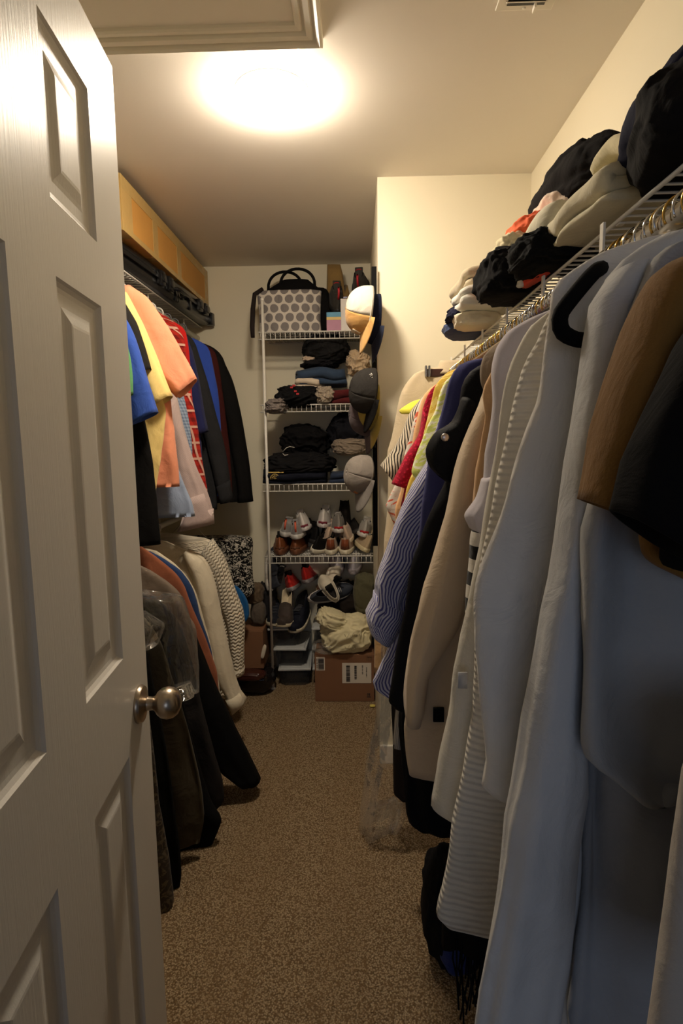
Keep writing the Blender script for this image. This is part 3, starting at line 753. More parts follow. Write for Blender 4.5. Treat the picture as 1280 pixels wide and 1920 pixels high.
L2('floral_dress', 'black and white floral dress hanging by the back wall', 'dress', 'L', 3.05, [(385, 1010), (430, 1006), (470, 1008), (471, 1045), (473, 1080), (476, 1110), (455, 1130), (440, 1190)], fabric((20, 19, 19), 'floral', (190, 184, 172), .018), kind='silver', k=.0, wmax=.3, thick=.05)
L2('scarf', 'bright blue cloth peeking out under the floral dress', 'scarf', 'L', 2.98, [(415, 1090), (445, 1100), (462, 1125), (466, 1150), (460, 1165), (440, 1172)], fabric((30, 92, 150)), k=0, wmax=.12)
def bagged(name, label, Y, rod, rows, group=None, side='L'):
    t = thing(name, label, 'garment bag', (rod[0], Y, rod[1]), group=group); R2 = []
    keys = [(*at(*a, Y).xz, *at(*b, Y).xz) for a, b in rows]
    for q in resample_nd(keys, 22):
        A = Vector((q[0], Y, q[1])); B = Vector((q[2], Y-.05, q[3])); R2.append(((A+B)/2, (B-A)/2, Vector((0, .045, 0))))
    local(loft('film', R2, film(), None, 48, .016, 4, 11, .8, wr=.7), t); return t
bagged('garment_bag', 'clear plastic garment bag over dark coats on the lower left rod', 1.79, (BX, BZ), [((300, 1118), (250, 1100)), ((338, 1120), (240, 1120)), ((350, 1170), (235, 1190)), ((365, 1240), (240, 1260)), ((372, 1300), (250, 1310))])
bagged('garment_bag', 'crinkled clear plastic bag top just above the doorknob', 1.60, (BX, BZ), [((270, 1150), (240, 1148)), ((300, 1172), (235, 1170)), ((296, 1190), (235, 1205)), ((284, 1215), (238, 1225))])

# ================================================================== CLOTHES ON THE RIGHT ROD
RGS = []
def RG(*a, **k):
    if k.get('kind') or 'trench' in a[1]:
        w_ = a[1].replace(',', ' ').split(); ct = [i for i, q in enumerate(w_) if q in ('with', 'on', 'hanging', 'near', 'at', 'behind', 'squeezed', 'between', 'showing', 'ending', 'right', 'sleeve')]
        RGS.append((a[4], ' '.join(w_[:min(ct+[6])])))
    k.setdefault('k', 0.0); return G(*a, **k)
wht = (216, 212, 206)
RG('t_shirt', 'black T-shirt sleeve at the right edge, nearest the doorway', 'shirt', 'R', .37, [(1370, 520), (1320, 590), (1285, 680), (1262, 800), (1265, 960), (1262, 1060), (1290, 1075)], fabric(blk), kind='silver', thick=.03,
   sleeves=[dict(rows=[((1330, 570), (1370, 640)), ((1280, 640), (1345, 740)), ((1230, 770), (1320, 850)), ((1195, 880), (1310, 980)), ((1169, 965), (1300, 1058))], dy=-.02, th=.03)])
RG('t_shirt', 'golden brown T-shirt near the right edge with short sleeve', 'shirt', 'R', .43, [(1350, 440), (1290, 480), (1245, 520), (1225, 640), (1212, 800), (1205, 950), (1215, 1040), (1290, 1085)], fabric((128, 92, 42)), kind='silver',
   sleeves=[dict(rows=[((1290, 478), (1320, 520)), ((1232, 510), (1290, 580)), ((1185, 620), (1260, 700)), ((1150, 710), (1240, 800)), ((1120, 820), (1220, 890)), ((1095, 938), (1210, 980))], dy=-.02, th=.03)])
RG('sweatpants', 'pale beige garment sliver at the bottom right edge', 'trousers', 'R', .34, [(1360, 1380), (1310, 1400), (1282, 1440), (1262, 1600), (1240, 1780), (1222, 1940), (1215, 2050)], fabric((176, 168, 158)), wr=.3)
RG('tunic', 'slate grey tunic with drooping hem close to the right edge', 'tunic', 'R', .475, [(1340, 430), (1250, 470), (1200, 560), (1160, 700), (1125, 900), (1100, 1150), (1090, 1300), (1090, 1400), (1130, 1440), (1180, 1482)], fabric((158, 158, 158)), kind='silver', fold=.016, nf=4, wr=1.0)
RG('long_skirt', 'blue grey long dress hanging below the slate tunic', 'dress', 'R', .505, [(1300, 470), (1240, 560), (1190, 760), (1150, 1000), (1120, 1300), (1100, 1500), (1095, 1700), (1085, 1900), (1080, 2050)], fabric((150, 152, 156)), kind='silver', fold=.018, nf=4, wr=1.0)
RG('hooded_sweatshirt', 'light grey long sweatshirt with draped sleeve, large in front', 'sweatshirt', 'R', .54, [(1330, 425), (1245, 440), (1175, 480), (1135, 530), (1115, 620), (1095, 760), (1080, 900), (1065, 1100), (1050, 1400), (1040, 1700), (1030, 2000)], fabric((198, 198, 198)), kind='grey', thick=.034, fold=.010, nf=3,
   sleeves=[dict(rows=[((1150, 510), (1200, 500)), ((1112, 560), (1175, 580)), ((1095, 680), (1150, 690)), ((1068, 860), (1125, 880)), ((1042, 1060), (1100, 1060)), ((1016, 1165), (1092, 1170)), ((990, 1330), (1092, 1340)), ((960, 1500), (1088, 1500)), ((925, 1700), (1068, 1700)), ((890, 1920), (1030, 1930)), ((880, 2000), (1010, 2010))], dy=-.03, th=.026, fold=.008)])
RG('sleeveless_top', 'white sheer sleeveless top on a black velvet hanger', 'top', 'R', .61, [(1240, 438), (1120, 478), (1040, 535), (1028, 600), (1018, 690), (1010, 755), (975, 845), (943, 960), (900, 1095), (894, 1200), (899, 1330), (908, 1420), (902, 1476), (940, 1500)], fabric(wht, wr=.5), thick=.019, fold=.0045, nf=4, wr=.5)
t = thing('velvet_hanger', 'black velvet hanger with broad curved arm in the white top', 'hanger', (RX, .565, RZ))
bm = bm_new(); pts = [atp for atp in [at(1135, 500, .63), at(1114, 510, .575), at(1075, 555, .56), at(1050, 590, .555), at(1052, 620, .555), at(1072, 634, .56), at(1100, 638, .57), at(1180, 630, .58), at(1260, 620, .59)]]
pr = resample_nd([tuple(p) for p in pts], 40); tube(bm, pr, .0075, 10); local(finish(bm, 'arms', fabric((12, 12, 13)), None, True), t)
bm = bm_new(); hp = [Vector((RX-.021*math.cos(math.radians(a)), .575, RZ+.021*math.sin(math.radians(a)))) for a in range(-30, 181, 14)] + [Vector((RX+.004, .575, RZ-.026)), Vector((RX, .575, RZ-.05))]
tube(bm, hp, .002, 8); local(finish(bm, 'hook', M_CHROME, None, True), t)
RG('cardigan', 'white ribbed-edge cardigan with long straight hem', 'cardigan', 'R', .70, [(1110, 510), (1040, 570), (1000, 650), (980, 682), (960, 760), (940, 850), (915, 960), (893, 1060), (884, 1180), (886, 1320), (876, 1400), (862, 1480), (846, 1570), (830, 1660), (818, 1722), (862, 1735)], fabric((212, 206, 194), 'rib', size=-.009), kind='silver', thick=.03, fold=.006, nf=3)
def wd_extra(t, rings):
    bm = bm_new(); a = at(851, 1243, .76); bbox(bm, (a.x, a.y-.034, a.z-.022), (a.x+.012, a.y-.031, a.z)); local(finish(bm, 'tab', fabric((170, 170, 172)), None, True), t)
RG('denim_jacket', 'white denim jacket with square hem, behind the ribbed cardigan', 'jacket', 'R', .78, [(1060, 560), (990, 620), (945, 720), (925, 850), (905, 1000), (880, 1120), (862, 1200), (845, 1260), (840, 1330), (826, 1400), (820, 1425), (806, 1500), (808, 1515), (868, 1542)], fabric((206, 200, 186)), kind='gold', thick=.03, extra=wd_extra)
RG('sweater', 'smooth lavender white sweater with rounded shoulder', 'sweater', 'R', .86, [(1045, 575), (990, 598), (950, 622), (930, 655), (921, 695), (920, 760), (914, 830), (904, 900), (898, 935), (896, 990), (900, 1010)], fabric((198, 192, 200), wr=.15), kind='silver', thick=.03, fold=.004,
   sleeves=[dict(rows=[((905, 900), (930, 890)), ((896, 935), (930, 935)), ((876, 966), (922, 960)), ((884, 992), (918, 1002))], dy=-.02, th=.024, name='cuff_end')])
RG('striped_dress', 'black and white wide-striped dress showing under the lavender sweater', 'dress', 'R', .92, [(1000, 600), (950, 660), (925, 760), (908, 880), (890, 975), (884, 1010), (880, 1060), (874, 1120), (870, 1180)], fabric((216, 210, 200), 'hstripe', (16, 16, 18), .044), kind='gold', thick=.026)
RG('cardigan', 'peach tan cardigan squeezed beside the striped dress', 'cardigan', 'R', .97, [(990, 605), (935, 670), (906, 735), (908, 780), (902, 820), (897, 880), (893, 960)], fabric((200, 160, 116)), kind='gold', thick=.022)
RG('blouse', 'taupe blouse with curved shoulder right of the navy one', 'blouse', 'R', 1.03, [(985, 615), (935, 643), (912, 664), (903, 692), (903, 716), (911, 742), (912, 800), (900, 900)], fabric((140, 124, 106)), kind='gold', thick=.024)
def label_patch(a, b):
    bm = bm_new(); bbox(bm, (min(a.x, b.x), a.y-.003, min(a.z, b.z)), (max(a.x, b.x), a.y+.003, max(a.z, b.z)), .001)
    return finish(bm, 'hem_label', fabric((12, 12, 14)), None)
RG('sweatshirt', 'beige sweatshirt with dropped sleeve and black hem label', 'sweatshirt', 'R', 1.10, [(965, 640), (925, 690), (898, 760), (875, 850), (862, 940), (850, 1040), (830, 1130), (805, 1240), (775, 1320), (765, 1370), (771, 1452), (790, 1456)], fabric((190, 170, 144)), kind='gold', thick=.034,
   sleeves=[dict(rows=[((905, 745), (925, 780)), ((866, 832), (905, 870)), ((840, 945), (892, 970)), ((812, 1045), (885, 1060)), ((790, 1125), (868, 1150)), ((772, 1200), (840, 1205)), ((762, 1270), (805, 1260)), ((760, 1330), (795, 1325)), ((762, 1350), (785, 1350))], dy=-.04, th=.035, fold=.006)],
   extra=lambda t, r: local(label_patch(at(812, 1327, 1.06), at(832, 1353, 1.06)), t))
RG('jacket', 'black jacket with metal button and drooping lapel', 'jacket', 'R', 1.22, [(945, 665), (905, 682), (878, 700), (864, 725), (858, 770), (845, 830), (835, 900), (800, 980), (775, 1060), (756, 1160), (745, 1250), (734, 1318), (760, 1325)], fabric((15, 16, 20), rough=.7), kind='gold', thick=.035, fold=.010,
   sleeves=[dict(rows=[((866, 745), (890, 760)), ((850, 790), (885, 800)), ((818, 812), (875, 830)), ((801, 845), (862, 870)), ((804, 872), (850, 900)), ((820, 890), (850, 912))], dy=-.05, th=.04, name='lapel')],
   extra=lambda t, r: button(t, at(834, 820, 1.125), .008, plain('pewter_button', (190, 178, 170), .3, .8)))
RG('trousers', 'long black trousers ending above the carpet on the right', 'trousers', 'R', 1.30, [(900, 720), (860, 900), (800, 1100), (765, 1280), (752, 1340), (757, 1440), (762, 1530), (780, 1546)], fabric((13, 13, 15)), kind='gold', wmax=.16, thick=.035)
RG('blouse', 'dark navy violet blouse with smooth rounded shoulder', 'blouse', 'R', 1.36, [(925, 668), (880, 676), (857, 688), (843, 715), (835, 750), (822, 795), (810, 838), (803, 885), (795, 935), (790, 990), (780, 1060), (772, 1120), (765, 1200), (758, 1300)], fabric((52, 54, 102), wr=.2), kind='gold', thick=.03)
RG('dress', 'dark brown long dress under the striped shirt on the right', 'dress', 'R', 1.60, [(850, 720), (800, 900), (765, 1100), (745, 1250), (735, 1330), (738, 1420), (740, 1490), (752, 1500)], fabric((38, 32, 28)), kind='gold', wmax=.2, thick=.022)
RG('shirt', 'thin grey striped shirt tail hanging below the black jacket', 'shirt', 'R', 1.44, [(860, 720), (800, 950), (765, 1150), (745, 1300), (738, 1360), (736, 1399), (750, 1401)], fabric((176, 170, 160), 'vstripe', (128, 124, 120), .005), kind='gold', wmax=.06, thick=.02)
RG('striped_shirt', 'blue and white pinstriped shirt with rolled sleeve toward the aisle', 'shirt', 'R', 1.50, [(875, 690), (845, 730), (815, 820), (795, 880), (776, 930), (760, 990), (750, 1060), (742, 1120), (735, 1180), (724, 1230), (701, 1275), (706, 1290), (728, 1304)], fabric((190, 190, 206), 'wstripe', (78, 78, 132), .0085), kind='gold', thick=.032, fold=.010,
   sleeves=[dict(rows=[((812, 850), (830, 880)), ((765, 925), (805, 950)), ((738, 980), (790, 1010)), ((715, 1045), (778, 1070)), ((702, 1090), (765, 1120)), ((700, 1120), (755, 1155)), ((686, 1150), (742, 1190)), ((695, 1182), (730, 1205))], dy=-.05, th=.05, cuff=6, fold=.009)])
RG('blouse', 'lime and white floral blouse between navy blouse and yellow dress', 'blouse', 'R', 1.60, [(868, 690), (840, 712), (828, 735), (820, 765), (804, 795), (788, 832), (776, 862), (771, 885), (780, 900)], fabric((206, 214, 110), 'floral', (226, 224, 196), .035), kind='gold', thick=.026)
RG('dress', 'mustard yellow patterned dress on the right rod', 'dress', 'R', 1.68, [(862, 688), (835, 700), (815, 725), (806, 765), (796, 810), (782, 870), (770, 900), (760, 940), (754, 965), (748, 1000), (742, 1050)], fabric((214, 176, 70), 'floral', (226, 200, 116), .03), kind='gold', thick=.026)
RG('lace_dress', 'hot pink lace dress with scalloped sleeve', 'dress', 'R', 1.80, [(845, 700), (808, 730), (795, 760), (787, 810), (782, 870), (776, 930), (772, 980)], fabric((206, 28, 66), 'lace', (150, 10, 40), .009), kind='gold', thick=.026,
   sleeves=[dict(rows=[((792, 770), (805, 790)), ((784, 815), (800, 830)), ((762, 852), (790, 865)), ((746, 885), (778, 895)), ((735, 907), (765, 917))], dy=-.04, th=.03), dict(rows=[((760, 905), (778, 900)), ((757, 925), (772, 925)), ((753, 950), (762, 950))], dy=-.03, th=.02, name='tassel')])
RG('dress', 'peach apricot dress behind the pink lace', 'dress', 'R', 1.88, [(842, 705), (808, 728), (792, 750), (780, 800), (768, 860), (752, 920), (742, 965), (748, 1000), (740, 1060)], fabric((226, 176, 126)), kind='gold', thick=.026)
RG('floral_dress', 'white dress with coral print behind the peach one', 'dress', 'R', 1.95, [(838, 708), (800, 735), (780, 770), (765, 830), (745, 900), (727, 940), (724, 950), (740, 985)], fabric((214, 206, 194), 'floral', (204, 92, 62), .05), kind='silver', thick=.026)
RG('trousers', 'tan wide-leg trousers hanging long at the far right', 'trousers', 'R', 2.01, [(836, 712), (800, 760), (780, 830), (762, 900), (745, 960), (728, 1020), (716, 1070), (707, 1120), (704, 1180), (702, 1260)], fabric((184, 146, 100)), kind='silver', thick=.03)
RG('leaf_print_blouse', 'white blouse with black leaf print and wide sleeve', 'blouse', 'R', 2.07, [(830, 712), (798, 745), (782, 770), (772, 820), (764, 870), (760, 910)], fabric((206, 194, 172), 'leaf', (34, 30, 26), .035), kind='silver', thick=.026,
   sleeves=[dict(rows=[((790, 745), (805, 760)), ((768, 775), (792, 795)), ((750, 820), (780, 840)), ((730, 852), (768, 880)), ((714, 874), (738, 905))], dy=-.04, th=.035)])
RG('slip_dress', 'neon yellow strap garment on the far right rod', 'top', 'R', 2.12, [(815, 742), (775, 752), (748, 768), (752, 776), (768, 776), (772, 800)], fabric((236, 226, 84)), kind='silver', thick=.02, wmax=.14)
RG('trench_coat', 'beige trench coat on a clip hanger, last on the right rod', 'coat', 'R', 2.22, [(800, 690), (776, 702), (756, 728), (748, 752), (742, 785), (736, 820), (727, 850), (730, 900), (727, 960), (722, 1020), (716, 1120), (712, 1220)], fabric((206, 188, 158)), thick=.04, fold=.010, collar=(fabric((206, 188, 158)), .05))
t = thing('clip_hanger', 'dark wooden clip hanger holding the beige trench coat', 'hanger', (RX, 2.2, RZ))
bm = bm_new(); a = at(796, 692, 2.2); b = Vector((RX+.12, 2.2, a.z-.03)); bbox(bm, (a.x, 2.193, a.z-.03), (b.x, 2.207, a.z+.0), .004); local(finish(bm, 'bar', plain('dark_wood', (62, 34, 24), .4)), t)
bm = bm_new()
for q in (0, 1): bbox(bm, (a.x+.0+q*.012, 2.186, a.z-.03), (a.x+.008+q*.012, 2.214, a.z+.012), .002)
local(finish(bm, 'clip', M_CHROME), t)
bm = bm_new(); tube(bm, [Vector((RX-.021*math.cos(math.radians(g)), 2.2, RZ+.021*math.sin(math.radians(g)))) for g in range(-30, 181, 14)] + [Vector((RX+.004, 2.2, RZ-.026)), Vector((RX, 2.2, a.z-.01))], .002, 8); local(finish(bm, 'hook', M_CHROME, None, True), t)
# plastic bag hanging to the carpet
bagged('garment_bag', 'clear plastic garment bag trailing onto the carpet on the right', 1.90, (RX, RZ), [((722, 1040), (790, 1040)), ((716, 1180), (790, 1180)), ((712, 1320), (785, 1320)), ((700, 1400), (775, 1400)), ((690, 1460), (765, 1450)), ((682, 1520), (760, 1500)), ((678, 1560), (745, 1530))], side='R')

# spare hangers crowding the right rod
RGS = sorted(RGS); k = 0; random.seed(3)
y = .50
while y < 2.30:
    kind = random.choice(['gold', 'gold', 'silver', 'silver', 'silver'])
    if not any(abs(y-q) < .006 for q in (.61,)):
        near = [g for g in RGS if g[0] <= y] or RGS[:1]; nb = near[-1][1]
        kn = {'gold': 'brass-coloured wire hanger', 'silver': 'silver wire hanger'}[kind]
        put_hanger(kind, kn + ' on the right rod, just beyond the ' + nb, RX, y, RZ, random.uniform(-.25, .25), kn + 's just beyond the ' + nb)
    y += random.uniform(.017, .03); k += 1
# ================================================================== SHOES AND CAPS
def shoe(name, label, loc, rot, upper, sole, lining=(30, 28, 27), laces=None, tab=None, stripe=None, L=.28, Wd=.092, hh=.085, boot=0, solet=.024, group=None, patch=None, seed=0, mat=None, cat='shoe', open_=True):
    if boot == 0: hh *= 1.14
    """heel at the origin, toe along +y, sole on z = 0"""
    t = thing(name, label, cat, loc, rot, group)
    um = mat or fabric(upper, rough=.7); lm = fabric(lining); sm = plain('rubber_%d_%d_%d' % sole, sole, .6, noise_amt=.04)
    n = 22; out = []
    def half(y):
        u = y/L
        w = .30*math.sqrt(max(0, min(1, u/.14)))*.98 + .02 if u < .14 else .32
        if u >= .14: w = .32 + .18*math.sin(min(1, (u-.14)/.56)*PI/2)
        if u > .72: w = .5*math.sqrt(max(0, 1-((u-.72)/.28)**2))**.9
        return max(.01, w*Wd)
    ys = [L*(.004+.992*i/(n-1)) for i in range(n)]; ys = [L*(.5-.5*math.cos(PI*i/(n-1)))*.992+.001 for i in range(n)]
    def bend(y): return .012*max(0, (y/L-.7)/.3)**2
    # sole
    vs = []; fs = []; M = 8
    for y in ys:
        w = half(y)*1.06+.002; b = bend(y); pr = [(-w*.86, 0), (w*.86, 0), (w, .004), (w*1.0, solet*.6), (w*.97, solet), (-w*.97, solet), (-w, solet*.6), (-w, .004)]
        for x, z in pr: vs.append((x, y-.003+ (0 if y > L*.1 else 0), z+b))
    for i in range(n-1):
        for k in range(M): a, b = i*M+k, i*M+(k+1) % M; fs.append((a, b, b+M, a+M))
    fs.append(tuple(reversed(range(M)))); fs.append(tuple((n-1)*M+k for k in range(M)))
    so = from_py('sole', vs, fs, sm, t)
    # upper
    vs = []; fs = []; mi = []; K = 17; top_h = hh + boot
    for i, y in enumerate(ys):
        u = y/L; w = half(y)*.98
        if u < .42: h = top_h - (0.012 if boot == 0 else 0)*math.sin(min(1, u/.42)*PI)
        else: h = top_h*0 + solet+.022 + (top_h-solet-.022)*max(0, 1-(u-.42)/.30)**1.3 if u < .72 else solet+.022
        if boot and .36 < u < .5: h = hh + boot*max(0, (1-(u-.36)/.10))**1.0 if u < .46 else hh
        if u > .86: h = solet + .022*math.sqrt(max(0, 1-((u-.86)/.14)**2))+.004
        b = bend(y); opn = open_ and .045 < u < .40
        rimw = w*((.44+.2*min(1, u/.22)) if boot == 0 else .72)
        lean = 0
        ring = []
        for k in range(6):      # left outer, bottom to top
            a = k/5; x = -(w*(1-a**2) + rimw*a**2); ring.append((x, y, solet*.7 + (h-solet*.7)*a))
        if opn:
            dp = max(solet+.006, h-.055) if boot == 0 else h-.05; wi = rimw*.84
            ring += [(-wi, y, h-.002), (-wi*.95, y, (h+dp)/2), (0, y, dp), (wi*.95, y, (h+dp)/2), (wi, y, h-.002)]
        else:
            dome = .010 if u > .4 else .002
            ring += [(-rimw*.66, y, h+dome*.5), (-rimw*.33, y, h+dome*.9), (0, y, h+dome), (rimw*.33, y, h+dome*.9), (rimw*.66, y, h+dome*.5)]
        for k in range(5, -1, -1):
            a = k/5; x = (w*(1-a**2) + rimw*a**2); ring.append((x, y, solet*.7 + (h-solet*.7)*a))
        tilt = .10 if boot == 0 else 0
        for (x, yy, z) in ring: vs.append((x, yy + (z-solet)*tilt*max(0, 1-u*4), z+b))
    for i in range(n-1):
        for k in range(K-1):
            a = i*K+k; fs.append((a, a+1, a+1+K, a+K)); mi.append(1 if (open_ and .03 < ys[i]/L < .40 and 5 <= k <= 10) else 0)
    fs.append(tuple(reversed(range(K)))); mi.append(0); fs.append(tuple((n-1)*K+k for k in range(K))); mi.append(0)
    uo = from_py('upper', vs, fs, [um, lm], t, True, None, mi)
    # tongue and laces
    if laces:
        la = plain('lace_%d_%d_%d' % laces, laces, .8)
        bm = bm_new()
        for j in range(5):
            y = L*(.43+.058*j); h = solet+.022 + (top_h-solet-.022)*max(0, 1-(y/L-.42)/.30)**1.3+.012
            if boot: h = hh+.012
            w = half(y)*.42; tube(bm, [(-w, y, h-.006), (-w*.4, y+.003, h), (w*.4, y+.003, h), (w, y+.006, h-.006)], .0028, 6)
        finish(bm, 'laces', la, t, True)
    if open_ and not boot:
        bm = bm_new(); y = L*.40; bbox(bm, (-.022, y-.004, hh-.035), (.022, y+.006, hh+.022), .004, Matrix.Rotation(-.5, 3, 'X'), (0, y, hh-.02)); finish(bm, 'tongue', um if laces else lm, t, True)
    if tab:
        bm = bm_new(); tube(bm, [(0, .004, hh-.045), (0, -.002, hh-.02), (0, .002, hh+.004), (0, .012, hh+.012), (0, .014, hh-.004)], .0055, 8); finish(bm, 'heel_tab', plain('tab_%d_%d_%d' % tab, tab, .6), t, True)
    def wrap(nm, rgb, z0, z1, x=1.03):
        vs = []; fs = []; m = 15
        for i in range(m):
            q = -1.15+2.3*i/(m-1); yq = L*.13*(1-math.cos(q))*1.0; w = half(max(.002, yq))*x+.003
            xx = math.copysign(w, q)*min(1, abs(math.sin(q))*1.08) if abs(q) < 1.0 else math.copysign(w, q)
            yq -= .0035
            for z in (z0, z1):
                e = 0.012*((z-solet)/.08)**2
                vs.append((xx*(1-((z-solet)/.07)**2*.25), yq-.002+(z-solet)*.10, z))
        for i in range(m-1): fs.append((2*i, 2*i+2, 2*i+3, 2*i+1))
        o = from_py(nm, vs, fs, plain('trim_%d_%d_%d' % rgb, rgb, .5, noise_amt=.03), t); md = o.modifiers.new('s', 'SOLIDIFY'); md.thickness = .0022; return o
    if stripe:
        wrap('foxing_stripe', stripe, solet*.95, solet+.012, 1.05)
    if patch:
        wrap('heel_patch', patch, solet+.004, hh-.012, 1.0)
    return t
def cap(label, loc, crown, brim, rot=None, M=None, mesh_back=None, logo=None, under=None, r=.088, group=None, ht=.09, adj=True):
    """crown dome along +z, brim along +y"""
    t = thing('baseball_cap', label, 'cap', (0, 0, 0), group=group)
    cm = crown if not isinstance(crown, tuple) else fabric(crown); bm_ = brim if not isinstance(brim, tuple) else fabric(brim)
    def dome(nm, a0, a1, mat, rs=1):
        vs = []; fs = []; na, nb = 26, 14
        for i in range(na+1):
            a = a0+(a1-a0)*i/na
            for j in range(nb+1):
                e = j/nb*PI/2*.995; se = 1+.012*abs(math.cos(3*a))
                rr = r*rs*(math.cos(e)**.72); x = rr*.88*math.cos(a)*se; y = rr*1.08*math.sin(a)*se; z = ht*rs*(math.sin(e)**.95)
                if math.sin(a) < 0 : z *= 1
                vs.append((x, y, z))
        for i in range(na):
            for j in range(nb): q = i*(nb+1)+j; fs.append((q, q+1, q+nb+2, q+nb+1))
        o = from_py(nm, vs, fs, mat, t); m = o.modifiers.new('s', 'SOLIDIFY'); m.thickness = .0016; m.offset = -1; return o
    dome('front_panel', .35, PI-.35, cm); dome('back_panels', PI-.35, 2*PI+.35, mesh_back or cm)
    vs = []; fs = []; na, nb = 20, 8
    for i in range(na+1):
        a = .38+(PI-.76)*i/na
        for j in range(nb+1):
            f = j/nb; px = r*.88*math.cos(a); py = r*1.08*math.sin(a)
            ext = .072*math.sin((a-.38)/(PI-.76)*PI)**.55
            x = px*(1+.0*f); y = py+ext*f; z = .004 - .0 - 3.2*x*x*(.55+.6*f) + .006*(1-f) + .028
            z -= .028 - .012*(1-(abs(x)/(r*.88))**2)
            vs.append((x, y, z))
    for i in range(na):
        for j in range(nb): q = i*(nb+1)+j; fs.append((q, q+nb+1, q+nb+2, q+1))
    o = from_py('brim', vs, fs, bm_, t); m = o.modifiers.new('s', 'SOLIDIFY'); m.thickness = .003
    b = bm_new(); lathe(b, [(.0001, ht+.004), (.004, ht+.003), (.006, ht-.001), (.0001, ht-.002)]); finish(b, 'top_button', cm, t, True)
    if logo:
        lm, w_, h_ = logo
        b = bm_new(); bbox(b, (-w_/2, r*1.02, .028), (w_/2, r*1.02+.003, .028+h_), .002, Matrix.Rotation(.32, 3, 'X'), (0, r*1.04, .03)); finish(b, 'logo_patch', lm, t, True)
    b = bm_new(); vs2 = [(r*.885*math.cos(a)*.995, r*1.075*math.sin(a), .006) for a in [2*PI*i/40 for i in range(40)]]; tube(b, vs2, .0032, 6, True); finish(b, 'sweatband', mesh_back or cm, t, True)
    if M is not None:
        t.matrix_world = Matrix.Translation(loc) @ M.to_4x4(); t.location = loc; t.rotation_euler = M.to_euler()
    else: t.location = loc; t.rotation_euler = rot
    return t
def frame3(zdir, ydir):
    z = Vector(zdir).normalized(); y = Vector(ydir); y = (y - z*y.dot(z)).normalized(); x = y.cross(z)
    return Matrix((x, y, z)).transposed()

S4 = SHZ[3]+.006
def S(px, py, Y): return at(px, py, Y)
brn, tan_, wh, gr = (122, 66, 36), (178, 150, 116), (222, 214, 206), (110, 108, 106)
def onshelf(px, Y, z): p = at(px, 1000, Y); return (p.x, Y, z)
# lower row on the shoe shelf, heels to the viewer
shoe('loafer', 'brown leather loafer at the left end of the shoe shelf', onshelf(523, 3.165, S4), (0, 0, .05), brn, (110, 66, 40), hh=.088, solet=.034, mat=plain('brown_leather', (126, 72, 40), .45), stripe=(96, 58, 36))
shoe('loafer', 'brown leather loafer second from the left on the shoe shelf', onshelf(552, 3.165, S4), (0, 0, -.03), brn, (110, 66, 40), hh=.088, solet=.034, mat=plain('brown_leather', (126, 72, 40), .45), stripe=(96, 58, 36))
shoe('sneaker', 'black sneaker with cream sole tipped sideways on the shoe shelf', onshelf(583, 3.17, S4+.014), (0, .45, -.5), (26, 24, 23), (214, 206, 186), laces=(200, 196, 188), hh=.09)
shoe('slip_on', 'beige slip-on with brown heel, left of its pair on the shoe shelf', onshelf(619, 3.16, S4), (0, 0, .03), (170, 142, 116), (224, 214, 188), hh=.085, patch=(122, 62, 34), solet=.026)
shoe('slip_on', 'beige slip-on with brown heel, right one of its pair on the shoe shelf', onshelf(646, 3.16, S4), (0, 0, -.04), (170, 142, 116), (224, 214, 188), hh=.085, patch=(122, 62, 34), solet=.026)
shoe('sneaker', 'beige canvas sneaker leaning at the right end of the shoe shelf', onshelf(683, 3.17, S4+.012), (0, .42, .12), (178, 156, 124), (206, 190, 152), laces=(206, 196, 180), hh=.09)
# upper row resting on the lower one
Z2 = S4+.098
shoe('sneaker', 'grey knit sneaker with orange heel loop on the left brown loafer', onshelf(532, 3.20, Z2), (-.05, .12, -.05), (150, 146, 142), (196, 192, 186), tab=(214, 96, 66), laces=(150, 146, 142), hh=.078, solet=.026)
shoe('sneaker', 'grey knit sneaker with orange heel loop on the second brown loafer', onshelf(555, 3.15, S4+.092), (-.05, -.05, .05), (140, 136, 134), (206, 202, 196), tab=(214, 96, 66), laces=(150, 146, 142), hh=.076, solet=.026)
shoe('sneaker', 'white running shoe tilted left in the upper row of shoes', onshelf(572, 3.22, Z2+.03), (-.08, -.25, .12), wh, (216, 208, 204), laces=(226, 222, 216), hh=.095, stripe=(120, 40, 54))
shoe('sneaker', 'white running shoe topmost in the upper row of shoes', onshelf(604, 3.24, Z2+.045), (-.05, .08, -.05), wh, (216, 208, 204), laces=(226, 222, 216), hh=.095, stripe=(120, 40, 54))
shoe('sneaker', 'grey sneaker with red heel stripe beside the white running shoe', onshelf(635, 3.2, Z2+.02), (-.08, 0, .05), (134, 128, 120), (218, 212, 204), laces=(220, 214, 206), hh=.09, stripe=(172, 30, 34))
shoe('sneaker', 'grey sneaker with red heel stripe at the right end of the upper row', onshelf(681, 3.2, Z2-.005), (-.1, .2, -.05), (168, 162, 152), (220, 214, 206), laces=(220, 214, 206), hh=.086, stripe=(172, 30, 34))
shoe('sneaker', 'pinkish beige sneaker behind the left brown-heeled slip-on', onshelf(609, 3.235, S4+.05), (.1, .3, -.1), (196, 170, 146), (214, 196, 168), laces=(210, 200, 190), hh=.09)
shoe('sneaker', 'pinkish beige sneaker behind the right brown-heeled slip-on', onshelf(655, 3.225, S4+.055), (.1, -.3, .1), (190, 164, 140), (214, 196, 168), laces=(210, 200, 190), hh=.095)
shoe('sneaker', 'black sneaker lying behind the upper row of shoes', onshelf(590, 3.28, S4+.04), (0, .2, .3), (22, 21, 21), (40, 38, 36), hh=.09)
shoe('boot', 'dark boot at the back right of the shoe shelf', onshelf(648, 3.31, S4+.10), (0, 0, .1), (34, 30, 27), (28, 25, 23), hh=.09, boot=.10, mat=fabric((34, 30, 27)), cat='boot', L=.2)

